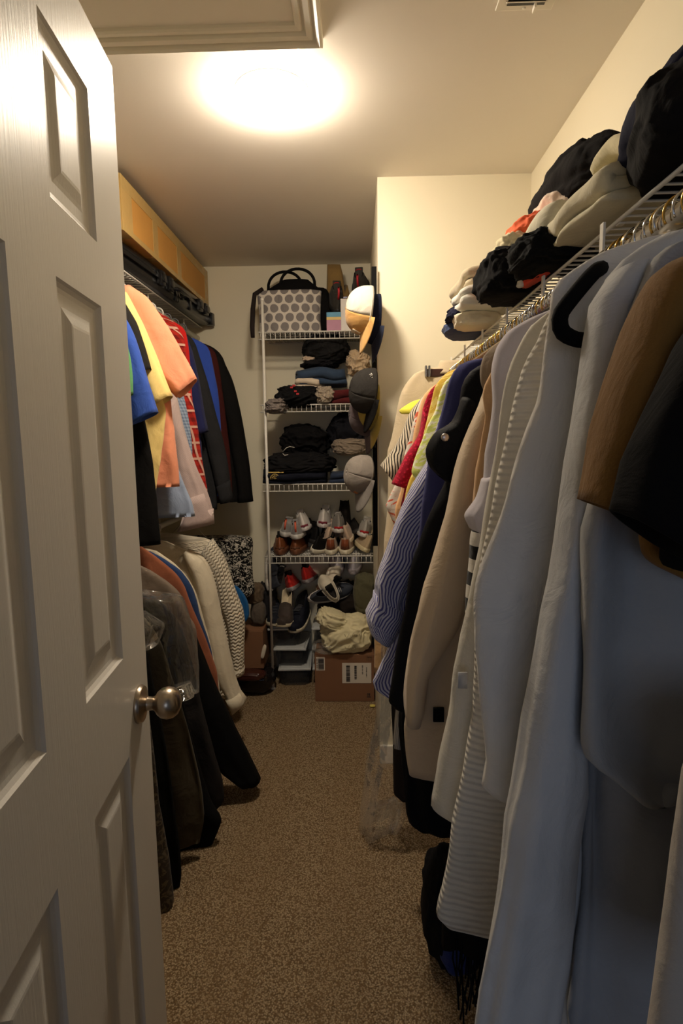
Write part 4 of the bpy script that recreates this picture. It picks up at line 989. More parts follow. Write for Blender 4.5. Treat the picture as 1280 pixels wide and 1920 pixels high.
for i, (px, z_, lb_) in enumerate(((540, .02, 'added dark shoe deepening the shade at the back left of the shoe shelf'), (575, .05, 'dark shoe behind the grey and white sneakers'), (618, .03, 'added dark shoe deepening the shade at the back middle of the shoe shelf'), (675, .05, 'added dark shoe deepening the shade at the back right corner of the shoe shelf'))):  # dark shoes added behind the rows to deepen the alcove's shade
    shoe('shoe', lb_, onshelf(px, 3.30, S4+z_+.06), (-.6, .2-.1*i, .3*i-.4), (30, 27, 25), (38, 34, 31), hh=.085, L=.16)
# hats on hooks at the wall corner
mesh_w = fabric((226, 220, 204), 'lace', (200, 194, 180), .004)
khaki = fabric((196, 150, 88))
def hungcap(px, py, Y, zd, yd, *a, **k): return cap(a[0], at(px, py, Y), a[1], a[2], M=frame3(zd, yd), **k)
logo = plain('logo_patch_cream', (222, 210, 186), .7)
hungcap(692, 584, 2.27, (-1, -.18, .12), (-.06, .0, -1), 'tan trucker cap with white mesh back, hung highest at the corner', khaki, fabric((204, 160, 98)), mesh_back=mesh_w, logo=(logo, .05, .034), r=.085)
hungcap(710, 600, 2.31, (-1, -.1, .05), (.04, .0, -1), 'navy baseball cap behind the tan trucker cap at the corner', (30, 34, 52), (40, 46, 66), r=.088, ht=.08)
hungcap(698, 735, 2.27, (-1, -.25, .1), (-.05, 0, -1), 'black mesh baseball cap with small white script, below the tan cap', fabric((24, 23, 23), 'lace', (44, 42, 40), .004), (22, 21, 21), r=.083)
hungcap(707, 765, 2.31, (-1, -.1, .05), (.03, 0, -1), 'yellow camouflage cap behind the black mesh cap', fabric((150, 132, 62), 'floral', (84, 70, 40), .03), fabric((176, 154, 76), 'floral', (100, 84, 46), .03), r=.084, ht=.08)
hungcap(696, 778, 2.35, (-1, -.3, .0), (-.1, 0, -1), 'plum grey cap under the black mesh cap', (78, 66, 68), (88, 76, 76), r=.08)
hungcap(684, 892, 2.29, (-.9, -.5, .25), (.05, -.25, -1), 'grey plaid cap with orange tag, lowest of the hung caps', fabric((104, 96, 90), 'plaid', (128, 120, 112), .012), (118, 112, 106), r=.075, ht=.085, logo=(plain('orange_tag', (196, 116, 60), .6), .018, .018))
t = thing('hat_rack', 'narrow black strap carrying the caps down the wall corner', 'hat rack', (.075, 2.335, 1.6))
bm = bm_new(); bbox(bm, (.066, 2.350, .98), (.086, 2.3525, 2.10), .0008); local(finish(bm, 'strap', fabric((20, 20, 20))), t)
for i, z in enumerate((1.98, 1.72, 1.38)):
    bm = bm_new(); tube(bm, [(.076, 2.352, z+.02), (.076, 2.335, z+.01), (.074, 2.318, z+.018), (.072, 2.312, z+.034)], .003, 8); local(finish(bm, 'hook', M_BLACKP, None, True), t)
# script mark on the black mesh cap
bm = bm_new()
c0 = at(694, 706, 2.205)
for pts in ([(0, 0), (.004, .006), (.0, .009), (-.004, .006)], [(.006, .001), (.007, .008), (.003, .013)], [(-.003, -.004), (.004, -.007), (.008, -.002)]):
    tube(bm, [c0+Vector((x, 0, z)) for x, z in pts], .0012, 6)
sc_ = finish(bm, 'script_mark', plain('white_thread', (226, 222, 216), .6), None, True)
capb = [o for o in bpy.data.objects if o.get('label', '').startswith('black mesh baseball cap')][0]
sc_.parent = capb; sc_.matrix_parent_inverse = (Matrix.Translation(capb.location) @ capb.rotation_euler.to_matrix().to_4x4()).inverted()

# ================================================================== ALCOVE SHELVES
S1, S2, S3 = [z+.006 for z in SHZ[:3]]
# tote with dots
t = thing('tote_bag', 'grey and white dotted fabric tote with black top on the highest shelf', 'bag', (-.355, 3.27, S1))
c0, c1 = at(482, 600, 3.17), at(600, 600, 3.17); w = (c1.x-c0.x)/2; cx = (c0.x+c1.x)/2; R2 = []
for i in range(16):
    u = i/15; z = S1+.225*(1-u); ww = w*(1.0-.03*math.sin(u*PI))-.006*u
    R2.append((Vector((cx, 3.275, z)), Vector((ww, 0, 0)), Vector((0, .088+.01*math.sin(u*3), 0))))
local(loft('bag_body', R2, fabric((206, 198, 186), 'dots', (122, 116, 114), .057, rough=.6, wr=.5), None, 72, .007, 5, 4, .45, wr=.8, grow=False), t)
R2 = []
for i in range(12):
    u = i/11; z = S1+.30-.10*u; R2.append((Vector((cx+.012+.02*(1-u), 3.29, z)), Vector((w*(.42+.58*min(1, u*1.5)), 0, 0)), Vector((0, .03+.055*u, 0))))
local(loft('top_panel', R2, fabric((18, 17, 17)), None, 48, .006, 4, 8, .8, wr=.8), t)
for dx, yy in ((-.03, 3.3), (.045, 3.25)):
    bm = bm_new(); P = []
    for a in range(0, 181, 12):
        q = math.radians(a); P.append((cx+dx+.095*math.cos(q), yy, S1+.255+.095*math.sin(q)**.8 - (0.02 if a in (0, 180) else 0)))
    tube(bm, P, .008, 8); local(finish(bm, 'handle', fabric((20, 19, 19)), None, True), t)
bm = bm_new(); P = [(cx-w+.03, 3.20, S1+.235), (cx-w-.012, 3.185, S1+.205), (cx-w-.02, 3.16, S1+.12), (cx-w-.018, 3.115, S1+.02), (cx-w-.016, 3.11, S1-.035)]
tube(bm, P, [.011, .012, .013, .013, .011], 8); local(finish(bm, 'side_strap', fabric((40, 34, 32)), None, True), t)
# black backpack behind/right
c = at(592, 560, 3.30); rumple('backpack', 'black backpack leaning behind the dotted tote', 'backpack', (c.x, 3.33, S1+.135), (.17, .16, .27), fabric((20, 19, 19)), 5, amp=.08)
# tan boot, hiking shoes
suede = fabric((140, 112, 66))
p = at(627, 560, 3.36); shoe('boot', 'tan suede boot standing at the back of the highest shelf', (at(612, 560, 3.37).x, 3.33, S1+.115), (0, .12, -1.25), (140, 112, 66), (70, 56, 40), hh=.12, boot=.15, mat=suede, cat='boot', L=.2, Wd=.13)
p = at(633, 575, 3.24); shoe('hiking_shoe', 'dark hiking shoe with red trim above the tissue box', (p.x, 3.22, S1+.105), (.55, 0, .15), (58, 54, 48), (34, 32, 30), tab=(190, 36, 48), laces=(176, 34, 44), hh=.105, lining=(24, 22, 22), L=.25)
p = at(671, 545, 3.30); shoe('hiking_shoe', 'dark hiking shoe with red trim on the white box', (p.x+.003, 3.24, S1+.175), (.6, 0, -.1), (64, 60, 54), (34, 32, 30), tab=(190, 36, 48), laces=(176, 34, 44), hh=.105, lining=(24, 22, 22), L=.25)
# boxes on the top shelf
t = thing('tissue_box', 'blue, yellow and pink tissue box on the highest shelf', 'tissue box', (at(625, 600, 3.16).x, 3.22, S1))
a = at(612, 600, 3.16).x; b = at(639, 600, 3.16).x
for nm_, z0, z1, rgb in (('lower_band', 0, .058, (188, 134, 158)), ('middle_band', .058, .074, (226, 196, 120)), ('upper_band', .074, .098, (96, 158, 190))):
    bm = bm_new(); bbox(bm, (a, 3.16, S1+z0), (b, 3.38, S1+z1), .001); local(finish(bm, nm_, plain('card_'+nm_, rgb, .6, nscale=20)), t)
t = thing('product_box', 'white product box with small blue oval mark on the highest shelf', 'box', (at(662, 600, 3.16).x, 3.22, S1))
a = at(638.5, 600, 3.16).x; b = at(690, 600, 3.16).x
bm = bm_new(); bbox(bm, (a, 3.165, S1), (b, 3.36, S1+.168), .002); local(finish(bm, 'carton', plain('white_card', (222, 214, 206), .5, noise_amt=.02)), t)
bm = bm_new(); q = at(646.5, 557.5, 3.164); lathe(bm, [(.0001, -.0006), (.0125, -.0006), (.0125, 0), (.0001, 0)], (0, 0, 0), 'Y', 24)
for v in bm.verts: v.co = Vector((v.co.x*1.0+q.x+v.co.z*.12+.002, v.co.y+3.1648, v.co.z*.34+q.z+v.co.x*.12))
local(finish(bm, 'brand_oval', plain('logo_blue', (46, 52, 128), .4)), t)
def text_obj(s, size, mat, loc, rot, t, ext=.0004, shear=0, name='printing'):
    cu = bpy.data.curves.new(name, 'FONT'); cu.body = s; cu.size = size; cu.extrude = ext; cu.shear = shear; cu.align_x = 'CENTER'; cu.align_y = 'CENTER'
    o = bpy.data.objects.new(name, cu); C.objects.link(o); dg = bpy.context.evaluated_depsgraph_get(); me = bpy.data.meshes.new_from_object(o.evaluated_get(dg)); bpy.data.objects.remove(o)
    o = link(name, me, mat, None, False); me.materials.clear(); me.materials.append(mat); o.location = loc; o.rotation_euler = rot; local2(o, t); return o
def local2(o, t):
    o.parent = t; o.matrix_parent_inverse = (Matrix.Translation(t.location) @ t.rotation_euler.to_matrix().to_4x4()).inverted()
text_obj('SAMSUNG', .0042, plain('white_ink', (236, 236, 240), .4), (q.x+.002, 3.1638, q.z), (PI/2, .12, 0), t)

def R(name, label, cat, px, py, Y, size, mat, seed, rot=(0, 0, 0), z=None, **k):
    if cat == 'folded clothes': k['amp'] = k.get('amp', .16)*1.55; k['freq'] = 2.7; k['boxy'] = .82; k['sub'] = 6 if k.get('sub', 5) == 5 else 5
    p = at(px, py, Y); return rumple(name, label, cat, (p.x, Y, z if z is not None else p.z), size, mat, seed, rot, **k)
# clothes on the second shelf
R('folded_sweatpants', 'black sweatpants heaped highest on the second shelf', 'folded clothes', 612, 655, 3.31, (.27, .28, .17), fabric((30, 29, 29)), 1, amp=.10)
R('folded_shirt', 'pinkish beige cloth corner under the black heap on the second shelf', 'folded clothes', 580, 674, 3.26, (.08, .1, .035), fabric((186, 164, 142)), 2, sub=4)
R('folded_shirt', 'charcoal garment under the black heap on the second shelf', 'folded clothes', 600, 684, 3.29, (.22, .22, .05), fabric((26, 25, 27)), 31, amp=.12)
p = at(602, 712, 3.27); folded('folded_jeans', 'blue jeans folded in the middle of the second shelf pile', 'folded clothes', (p.x, 3.28, p.z-.035), .27, .24, .085, 3, fabric((48, 64, 86)), (0, 0, .08), 3)
R('folded_sweater', 'beige sweater rolled beside the blue jeans on the second shelf', 'folded clothes', 672, 684, 3.20, (.13, .2, .13), fabric((188, 164, 132)), 4, amp=.2)
p = at(582, 724, 3.20); folded('folded_hoodie', 'cream and black hoodie with looped hood on the second shelf', 'folded clothes', (p.x, 3.24, p.z-.035), .14, .18, .075, 2, fabric((206, 190, 168)), (0, 0, -.15), 5)
R('folded_t_shirt', 'black T-shirt with red print heaped at the left of the second shelf', 'folded clothes', 560, 745, 3.20, (.25, .22, .12), fabric((22, 22, 23)), 6, amp=.14)
bm = bm_new()
for (dx, dz) in ((0, 0), (.02, -.02), (.032, -.035), (.012, .01)): bbox(bm, (-.35+dx, 3.085, 1.70+dz), (-.335+dx, 3.09, 1.71+dz), .001)
o = finish(bm, 'red_print', plain('red_ink', (170, 30, 34), .7)); tsh = [q for q in bpy.data.objects if q.get('label', '').startswith('black T-shirt with red print')][0]
o.parent = tsh; o.matrix_parent_inverse = Matrix.Translation(tsh.location).inverted(); o.location = (0, .0, 0)
R('folded_t_shirt', 'small grey T-shirt hanging over the front left edge of the second shelf', 'folded clothes', 519, 762, 3.15, (.12, .16, .085), fabric((124, 114, 108)), 7, amp=.18)
R('folded_t_shirt', 'grey beige T-shirt in the middle front of the second shelf', 'folded clothes', 608, 742, 3.17, (.11, .14, .085), fabric((158, 144, 126)), 8, amp=.2)
p = at(640, 745, 3.2); folded('folded_shirt', 'dark red shirt folded at the right of the second shelf', 'folded clothes', (p.x, 3.24, S2), .12, .2, .07, 3, fabric((84, 24, 26)), (0, 0, .05), 9)
# third shelf
R('folded_sweatshirt', 'black sweatshirt with white cords heaped on the third shelf', 'folded clothes', 572, 828, 3.31, (.27, .28, .19), fabric((17, 16, 17)), 10, amp=.14)
R('folded_sweatpants', 'navy black sweatpants heaped at the right of the third shelf', 'folded clothes', 655, 812, 3.33, (.24, .26, .24), fabric((22, 22, 27)), 11, amp=.14)
R('folded_towel', 'grey brown towel folded in front right of the third shelf', 'folded clothes', 655, 838, 3.20, (.19, .2, .10), fabric((128, 114, 98)), 12, amp=.10)
R('folded_jacket', 'black jacket spread across the front of the third shelf', 'folded clothes', 562, 868, 3.26, (.40, .32, .13), fabric((24, 23, 24)), 13, amp=.12)
p = at(560, 893, 3.2); folded('folded_t_shirt', 'navy T-shirt with yellow crest folded lowest on the third shelf', 'folded clothes', (p.x-.02, 3.27, S3), .36, .27, .065, 3, fabric((24, 26, 36)), (0, 0, .03), 14)
p = at(640, 893, 3.2); folded('folded_jeans', 'dark blue jeans folded at the right end of the third shelf', 'folded clothes', (p.x+.01, 3.26, S3), .15, .26, .06, 2, fabric((44, 54, 74)), (0, 0, -.03), 15)
tsh = [q for q in bpy.data.objects if q.get('label', '').startswith('navy T-shirt with yellow crest')][0]
bm = bm_new(); q = at(515, 895, 3.115); P = [(q.x+.026*math.cos(a), 3.118, q.z-.012+.03*math.sin(a)) for a in [i*PI/10 for i in range(11)]]
tube(bm, P, .0018, 6); P = [(q.x+.017*math.cos(a), 3.118, q.z-.012+.02*math.sin(a)) for a in [i*PI/10 for i in range(11)]]; tube(bm, P, .001, 6)
for a in (.5, 1.05, 1.57, 2.1, 2.6): tube(bm, [(q.x, 3.118, q.z-.010), (q.x+.026*math.cos(a), 3.118, q.z-.012+.03*math.sin(a))], .001, 6)
bbox(bm, (q.x-.035, 3.116, q.z+.024), (q.x+.05, 3.119, q.z+.03), .0008)
o = finish(bm, 'yellow_crest', plain('gold_ink', (196, 168, 92), .6), None, True); local2(o, tsh)
bm = bm_new(); q = at(540, 840, 3.14)
tube(bm, [q+Vector(v) for v in ((-.03, 0, -.02), (-.01, -.006, .0), (.01, -.004, .008), (.035, 0, .002))], .002, 6); tube(bm, [q+Vector(v) for v in ((-.03, 0, -.03), (-.02, -.006, -.04), (.0, -.004, -.036))], .002, 6)
bl = [o for o in bpy.data.objects if o.get('label', '').startswith('black sweatshirt with white cords')][0]
o = finish(bm, 'drawcord', plain('white_cord', (214, 206, 192), .8), None, True); local2(o, bl)

# ================================================================== FLOOR OF THE ALCOVE
def bin_(label, cx, y0, z, w=.19, d=.29, h=.118, group=None, rz=0):
    t = thing('storage_bin', label, 'storage box', (cx, y0+d/2, z), (0, 0, rz), group)
    if 'bin_body' in PROTO:
        for k_ in ('bin_body', 'bin_lid', 'bin_content'):
            c = PROTO[k_].copy(); C.objects.link(c); c.parent = t
        return t
    m, n_ = newmat('smoky_plastic', (92, 94, 96), .22, 0, .5); n_.p.inputs['Alpha'].default_value = .42
    lid = plain('grey_lid', (186, 188, 186), .35)
    bm = bm_new(); H0 = h-.014
    vs = []
    for z_, s in ((0, .86), (.01, .88), (H0, 1.0)):
        ring = []
        for a, b in ((-1, -1), (1, -1), (1, 1), (-1, 1)):
            for dx, dy in (((-.03, 0), (0, -.03)) if False else ((0, 0),)): ring.append(bm.verts.new((a*w/2*s*.95, b*d/2*s*.95, z_)))
        vs.append(ring)
    for i in range(2):
        for k_ in range(4): bm.faces.new((vs[i][k_], vs[i][(k_+1) % 4], vs[i+1][(k_+1) % 4], vs[i+1][k_]))
    bm.faces.new(list(reversed(vs[0])))
    bmesh.ops.bevel(bm, geom=[e for e in bm.edges if abs(e.verts[0].co.z-e.verts[1].co.z) > .005], offset=.014, segments=3, affect='EDGES')
    o = finish(bm, 'bin_body', m, t, True); PROTO['bin_body'] = o
    bm = bm_new(); bbox(bm, (-w/2, -d/2, H0-.006), (w/2, d/2, H0+.006), .004); bbox(bm, (-w/2+.012, -d/2+.012, H0), (w/2-.012, d/2-.012, h), .003); PROTO['bin_lid'] = finish(bm, 'bin_lid', lid, t)
    o = rumple('contents', None, None, (0, 0, h*.42), (w*.76, d*.76, h*.62), fabric((52, 48, 46)), 9, parent=t, sub=4); PROTO['bin_content'] = o
    return t
zb = [0, .121, .242]
lb = ['bottom', 'middle', 'top']
for i, (px, rz) in enumerate(((550, .05), (545, -.02), (533, .03))):
    q = at(px, 1250, 3.16); bin_('smoky clear shoe box with grey lid, %s of the left stack' % lb[i], q.x, 3.15, zb[i]+.001, group='clear shoe boxes under the shelves', rz=rz)
for i in range(3):
    q = at(612, 1250, 3.16); bin_('smoky clear shoe box, %s of the stack behind the cardboard box' % lb[i], q.x+.012, 3.155, zb[i]+.001, group='clear shoe boxes under the shelves')
# large cardboard box
t = thing('cardboard_box', 'brown shipping carton with white labels on the carpet', 'cardboard box', (-.075, 3.05, 0))
bm = bm_new(); bbox(bm, (-.238, 2.965, .001), (.086, 3.14, .268), .003); local(finish(bm, 'carton', M_CARD), t)
bm = bm_new(); bbox(bm, (-.236, 2.972, .268), (.084, 3.052, .2705), .001); bbox(bm, (-.236, 3.056, .268), (.084, 3.138, .2705), .001); local(finish(bm, 'flap', M_CARD), t)
M_LAB = plain('label_paper', (206, 196, 180), .6, noise_amt=.03); M_INK = plain('ink', (40, 36, 36), .7)
def lab(x0, x1, z0, z1, name='shipping_label'):
    bm = bm_new(); bbox(bm, (x0, 2.9636, z0), (x1, 2.965, z1), .0003); o = finish(bm, name, M_LAB); return local(o, t)
q0, q1 = at(641, 1243, 2.964), at(696, 1281, 2.964); l1 = lab(q0.x, q1.x, q1.z, q0.z)
random.seed(5)
def bars(parent, x0, x1, z0, z1, horiz, n_):
    bm = bm_new()
    for i in range(n_):
        u = i/n_; wv = random.uniform(.3, .8)/n_
        if horiz: bbox(bm, (x0, 2.9628, z0+(z1-z0)*u), (x1, 2.9638, z0+(z1-z0)*(u+wv)))
        else: bbox(bm, (x0+(x1-x0)*u, 2.9628, z0), (x0+(x1-x0)*(u+wv), 2.9638, z1))
    o = finish(bm, 'barcode', M_INK); o.parent = parent; o.matrix_parent_inverse = parent.matrix_parent_inverse @ parent.matrix_basis if False else Matrix.Identity(4); return o
W1 = q1.x-q0.x; H1 = q0.z-q1.z
bars(l1, q0.x+W1*.14, q0.x+W1*.27, q1.z+H1*.08, q0.z-H1*.1, True, 22)
bars(l1, q0.x+W1*.42, q0.x+W1*.5, q1.z+H1*.2, q0.z-H1*.12, True, 20)
bars(l1, q0.x+W1*.68, q0.x+W1*.72, q1.z+H1*.45, q0.z-H1*.1, True, 6)
bars(l1, q0.x+W1*.82, q0.x+W1*.85, q1.z+H1*.3, q0.z-H1*.2, True, 8)
q0, q1 = at(592, 1232, 2.964), at(609, 1257, 2.964); l2 = lab(q0.x, q1.x, q1.z, q0.z, 'barcode_label'); bars(l2, q0.x+.012, q1.x-.005, q1.z+.006, q0.z-.008, True, 22); bars(l2, q0.x+.003, q0.x+.008, q1.z+.006, q0.z-.008, True, 10)
bm = bm_new()
q = at(691, 1303, 2.9645)
for dx in (0, .009):
    bbox(bm, (q.x-.006+dx, 2.9638, q.z-.008), (q.x-.003+dx, 2.9648, q.z+.010)); 
    bbox(bm, (q.x-.0085+dx, 2.9638, q.z+.004), (q.x-.0005+dx, 2.9648, q.z+.007), 0)
bbox(bm, (q.x-.010, 2.9638, q.z-.013), (q.x+.012, 2.9648, q.z-.010))
local(finish(bm, 'arrow_mark', M_INK), t)
bm = bm_new(); q = at(692, 1236, 2.9645)
for dx in (-.012, -.004, .004, .012): bbox(bm, (q.x+dx-.0006, 2.9638, q.z-.012), (q.x+dx+.0006, 2.9648, q.z+.012))
bbox(bm, (q.x-.014, 2.9638, q.z+.012), (q.x+.014, 2.9648, q.z+.0135)); local(finish(bm, 'handling_mark', M_INK), t)
# cloth bag on it
q = at(645, 1172, 3.0)
bag = R('drawstring_bag', 'cream cotton dust bag slumped on the shipping carton', 'bag', 650, 1180, 3.04, (.30, .22, .20), fabric((216, 204, 164)), 16, amp=.20, boxy=.8, freq=2.6, sub=6)
bag.location.z = .271+.095
nk = rumple('bag_neck', None, None, (-.075, -.03, .085), (.18, .15, .10), fabric((216, 204, 164)), 17, (0, .35, .2), amp=.24, freq=3.4, parent=bag)
bm = bm_new(); zz = [Vector((-.01+.012*i, -.118-.004*(i % 2), .02+.012*((-1)**i)+.002*i)) for i in range(8)]
tube(bm, zz, .0012, 5); tube(bm, [v+Vector((.0, -.004, -.065)) for v in zz[:6]], .0012, 5)
o = finish(bm, 'bag_stitching', plain('faded_ink', (110, 102, 84), .8), bag, True)
rumple('plastic_bag', 'clear plastic wrap under the cream dust bag', 'plastic bag', (-.17, 2.99, .305), (.16, .1, .07), film(), 44, sub=4)
# small cardboard box, glossy bag
t = thing('cardboard_box', 'small plain carton stacked behind the quilted jacket', 'cardboard box', (-.64, 3.12, .18))
a = at(452, 1200, 3.05).x; b = at(493, 1200, 3.05).x
bm = bm_new(); bbox(bm, (a-.06, 3.05, .155), (b, 3.3, .372), .003); local(finish(bm, 'carton', M_CARD), t)
bm = bm_new(); bbox(bm, (a-.058, 3.055, .372), (b-.002, 3.17, .3745), .001); bbox(bm, (a-.058, 3.175, .372), (b-.002, 3.295, .3745), .001); local(finish(bm, 'flap', M_CARD), t)
gloss = plain('black_patent', (26, 22, 22), .18)
R('handbag', 'glossy dark leather bag lying under the small carton', 'bag', 478, 1270, 3.12, (.24, .2, .155), gloss, 18, z=.077, amp=.12)
R('handbag', 'dark brown leather pouch squeezed above the glossy bag', 'bag', 470, 1248, 3.02, (.16, .1, .05), plain('brown_patent', (62, 30, 24), .25), 19, z=.132, sub=4)
R('paper_tag', 'white paper tag hanging from the small carton', 'paper', 494, 1222, 3.03, (.022, .012, .085), plain('tag_paper', (206, 196, 176), .7), 20, (0, .25, 0), sub=3, amp=.05)
R('cord', 'thin crumpled scrap of yellow paper on the carpet by the carton', 'paper', 698, 1322, 2.9, (.03, .02, .012), plain('yellow_scrap', (214, 196, 96), .7), 21, z=.008, sub=3)

# pile of shoes and boots on the bins
ZB = .364
def B(px, py, Y): p = at(px, py, Y); return (p.x, Y, p.z)
shoe('boot', 'grey suede boot with fleece cuff standing on the shoe boxes', (at(540, 1160, 3.2).x, 3.34, ZB), (0, 0, PI-.12), (66, 56, 50), (196, 184, 156), lining=(206, 190, 160), hh=.085, boot=.10, cat='boot', L=.24, solet=.022, Wd=.098)
shoe('sneaker', 'navy sneaker toe toward the viewer, beside the shelf post', (at(508, 1160, 3.2).x, 3.40, ZB), (0, 0, PI+.1), (38, 40, 48), (200, 190, 164), laces=(60, 60, 64), hh=.1, lining=(24, 24, 26))
shoe('sneaker', 'black and navy sneaker toe toward the viewer with white side line', (at(572, 1165, 3.2).x, 3.40, ZB+.01), (-.2, 0, PI-.25), (28, 30, 40), (196, 186, 160), laces=(70, 70, 74), hh=.1, lining=(22, 22, 24), boot=.05)
shoe('sneaker', 'dark sneaker with white stripes hung behind the shelf post', B(503, 1108, 3.22), (1.1, .5, .75), (44, 46, 54), (196, 190, 180), stripe=(214, 208, 200), hh=.09, laces=(200, 196, 190))
shoe('sneaker', 'red and grey running shoe, left one of its pair in the pile', B(548, 1108, 3.25), (-.15, -.3, .1), (206, 44, 36), (150, 146, 146), lining=(40, 30, 30), hh=.085, L=.26)
shoe('sneaker', 'red and grey running shoe, right one of its pair in the pile', B(576, 1094, 3.27), (-.12, -.25, .0), (210, 44, 36), (156, 150, 150), lining=(40, 30, 30), hh=.085, L=.26)
shoe('sneaker', 'slate sneaker with three pale stripes lying sideways in the pile', B(577, 1125, 3.17), (.2, 1.05, -.85), (58, 62, 72), (190, 184, 176), stripe=(214, 208, 200), laces=(190, 186, 180), hh=.09)
shoe('shoe', 'orange tan shoe heel in the middle of the pile', B(610, 1124, 3.20), (0, 0, .1), (176, 112, 58), (206, 186, 150), hh=.085, solet=.02)
shoe('slipper', 'white slipper sole-up on the left of the slipper pair', B(614, 1108, 3.20), (1.25, .5, .5), (206, 194, 174), (214, 204, 186), hh=.06, L=.15, Wd=.08)
shoe('slipper', 'white slipper lying over the dust bag with black strap', B(632, 1128, 3.14), (1.0, -.5, .3), (206, 196, 176), (216, 206, 188), lining=(40, 38, 36), hh=.06, L=.17, Wd=.08)
shoe('sneaker', 'lilac white sneaker left one of the pair under the shoe shelf', B(632, 1078, 3.23), (.05, 0, .04), (206, 200, 210), (200, 190, 196), laces=(226, 220, 214), lining=(60, 56, 60), hh=.095, solet=.032)
shoe('sneaker', 'lilac white sneaker right one of the pair under the shoe shelf', B(662, 1078, 3.23), (.05, 0, -.04), (206, 200, 210), (200, 190, 196), laces=(226, 220, 214), lining=(60, 56, 60), hh=.095, solet=.032)
R('canvas_bag', 'olive green canvas bag beside the white slippers', 'bag', 684, 1100, 3.12, (.13, .14, .24), fabric((84, 80, 58)), 22, amp=.14, z=.56)
R('sweater', 'brown and black clothes stuffed behind the slippers', 'folded clothes', 640, 1140, 3.32, (.28, .16, .30), fabric((40, 34, 30)), 33, amp=.15)
R('winter_hat', 'brown fur-lined hat left of the shelf post', 'hat', 477, 1112, 3.16, (.10, .12, .12), fabric((96, 80, 62)), 23, amp=.16)
R('glove', 'grey suede glove hanging under the fur-lined hat', 'glove', 484, 1148, 3.14, (.085, .08, .14), fabric((92, 82, 72)), 24, amp=.1)
R('jacket_sleeve', 'dark cloth bundle between hat and shelf post', 'folded clothes', 500, 1130, 3.28, (.12, .1, .24), fabric((40, 38, 40)), 25, amp=.14)

# ================================================================== LEFT HIGH SHELF
t = thing('long_carton', 'long kraft carton wrapped in clear tape on the black case', 'cardboard box', (-.96, 2.85, 2.2))
bx0, bx1, by0, by1, bz0, bz1 = -1.13, -.862, 2.215, 3.455, 2.212, 2.408
bm = bm_new(); bbox(bm, (bx0, by0, bz0), (bx1, by1, bz1), .005); local(finish(bm, 'carton', M_CARD2), t)
m, n_ = newmat('packing_tape', (206, 176, 112), .22, 0, .5); n_.p.inputs['Alpha'].default_value = .62
n_.bump(n_.noise(n_.coord(), 30, 4), .5, .004)
bm = bm_new()
for y0, y1 in ((by0-.001, by0+.10), (by0+.33, by0+.39), (by0+.66, by0+.72), (by1-.07, by1)):
    bbox(bm, (bx0-.0015, y0, bz0-.0015), (bx1+.0015, y1, bz1+.0015), .001)
bbox(bm, (bx1-.001, by0, bz1-.045), (bx1+.002, by1, bz1+.002), .001); bbox(bm, (bx1-.001, by0, bz0-.002), (bx1+.0018, by1, bz0+.02), .001)
local(finish(bm, 'tape', m), t)
bm = bm_new(); bmesh.ops.create_grid(bm, x_segments=30, y_segments=30, size=.5)
for v in bm.verts:
    u, w_ = v.co.x+.5, v.co.y+.5; d_ = noise.noise(Vector((u*9, w_*3, 1)))*.006+.009
    v.co = Vector((bx0+(bx1-bx0)*u, by0-.002-d_, bz0+(bz1-bz0)*w_))
o = finish(bm, 'end_wrap', m, None, True); local(o, t)
# black cases
t = thing('hard_case', 'long black hard gun-style case with latches under the kraft carton', 'case', (-1.0, 2.9, 2.095))
rotc = Matrix.Rotation(-.055, 4, 'Z'); base = Matrix.Translation((-.905, 2.26, 2.097)) @ rotc
def casemesh(name, fn, mat=None, par=None, bevel_=0):
    bm = bm_new(); fn(bm); bmesh.ops.transform(bm, matrix=base, verts=bm.verts[:]); o = finish(bm, name, mat or M_BLACKP, None, False); smooth_angle(o, .7); return local(o, t)
Lc, Wc = 1.17, .24
casemesh('lower_shell', lambda b: bbox(b, (-Wc, 0, 0), (0, Lc, .062), .024))
casemesh('lid', lambda b: bbox(b, (-Wc, .002, .066), (0, Lc-.002, .108), .018))
casemesh('rim', lambda b: bbox(b, (-Wc-.006, -.006, .056), (.008, Lc+.006, .072), .003))
for y_ in (.40, .50, .93, 1.03): casemesh('latch', lambda b: (bbox(b, (.0, y_-.026, .030), (.022, y_+.026, .092), .005), bbox(b, (.018, y_-.018, .045), (.028, y_+.018, .078), .003)))
casemesh('handle', lambda b: tube(b, [(.004, .54, .05), (.03, .545, .05), (.036, .57, .05), (.036, .69, .05), (.03, .715, .05), (.004, .72, .05)], .009, 10))
for y_ in (.60, .63, .80): casemesh('rib', lambda b: bbox(b, (-.004, y_-.012, .008), (.006, y_+.012, .056), .003))
def wheel(b): lathe(b, [(.0001, -.012), (.022, -.012), (.024, -.006), (.024, .006), (.022, .012), (.0001, .012)], (.0, Lc+.004, .035), 'Y', 20)
casemesh('corner_guard', lambda b: bbox(b, (-.03, Lc-.03, -.0), (.016, Lc+.012, .07), .006))

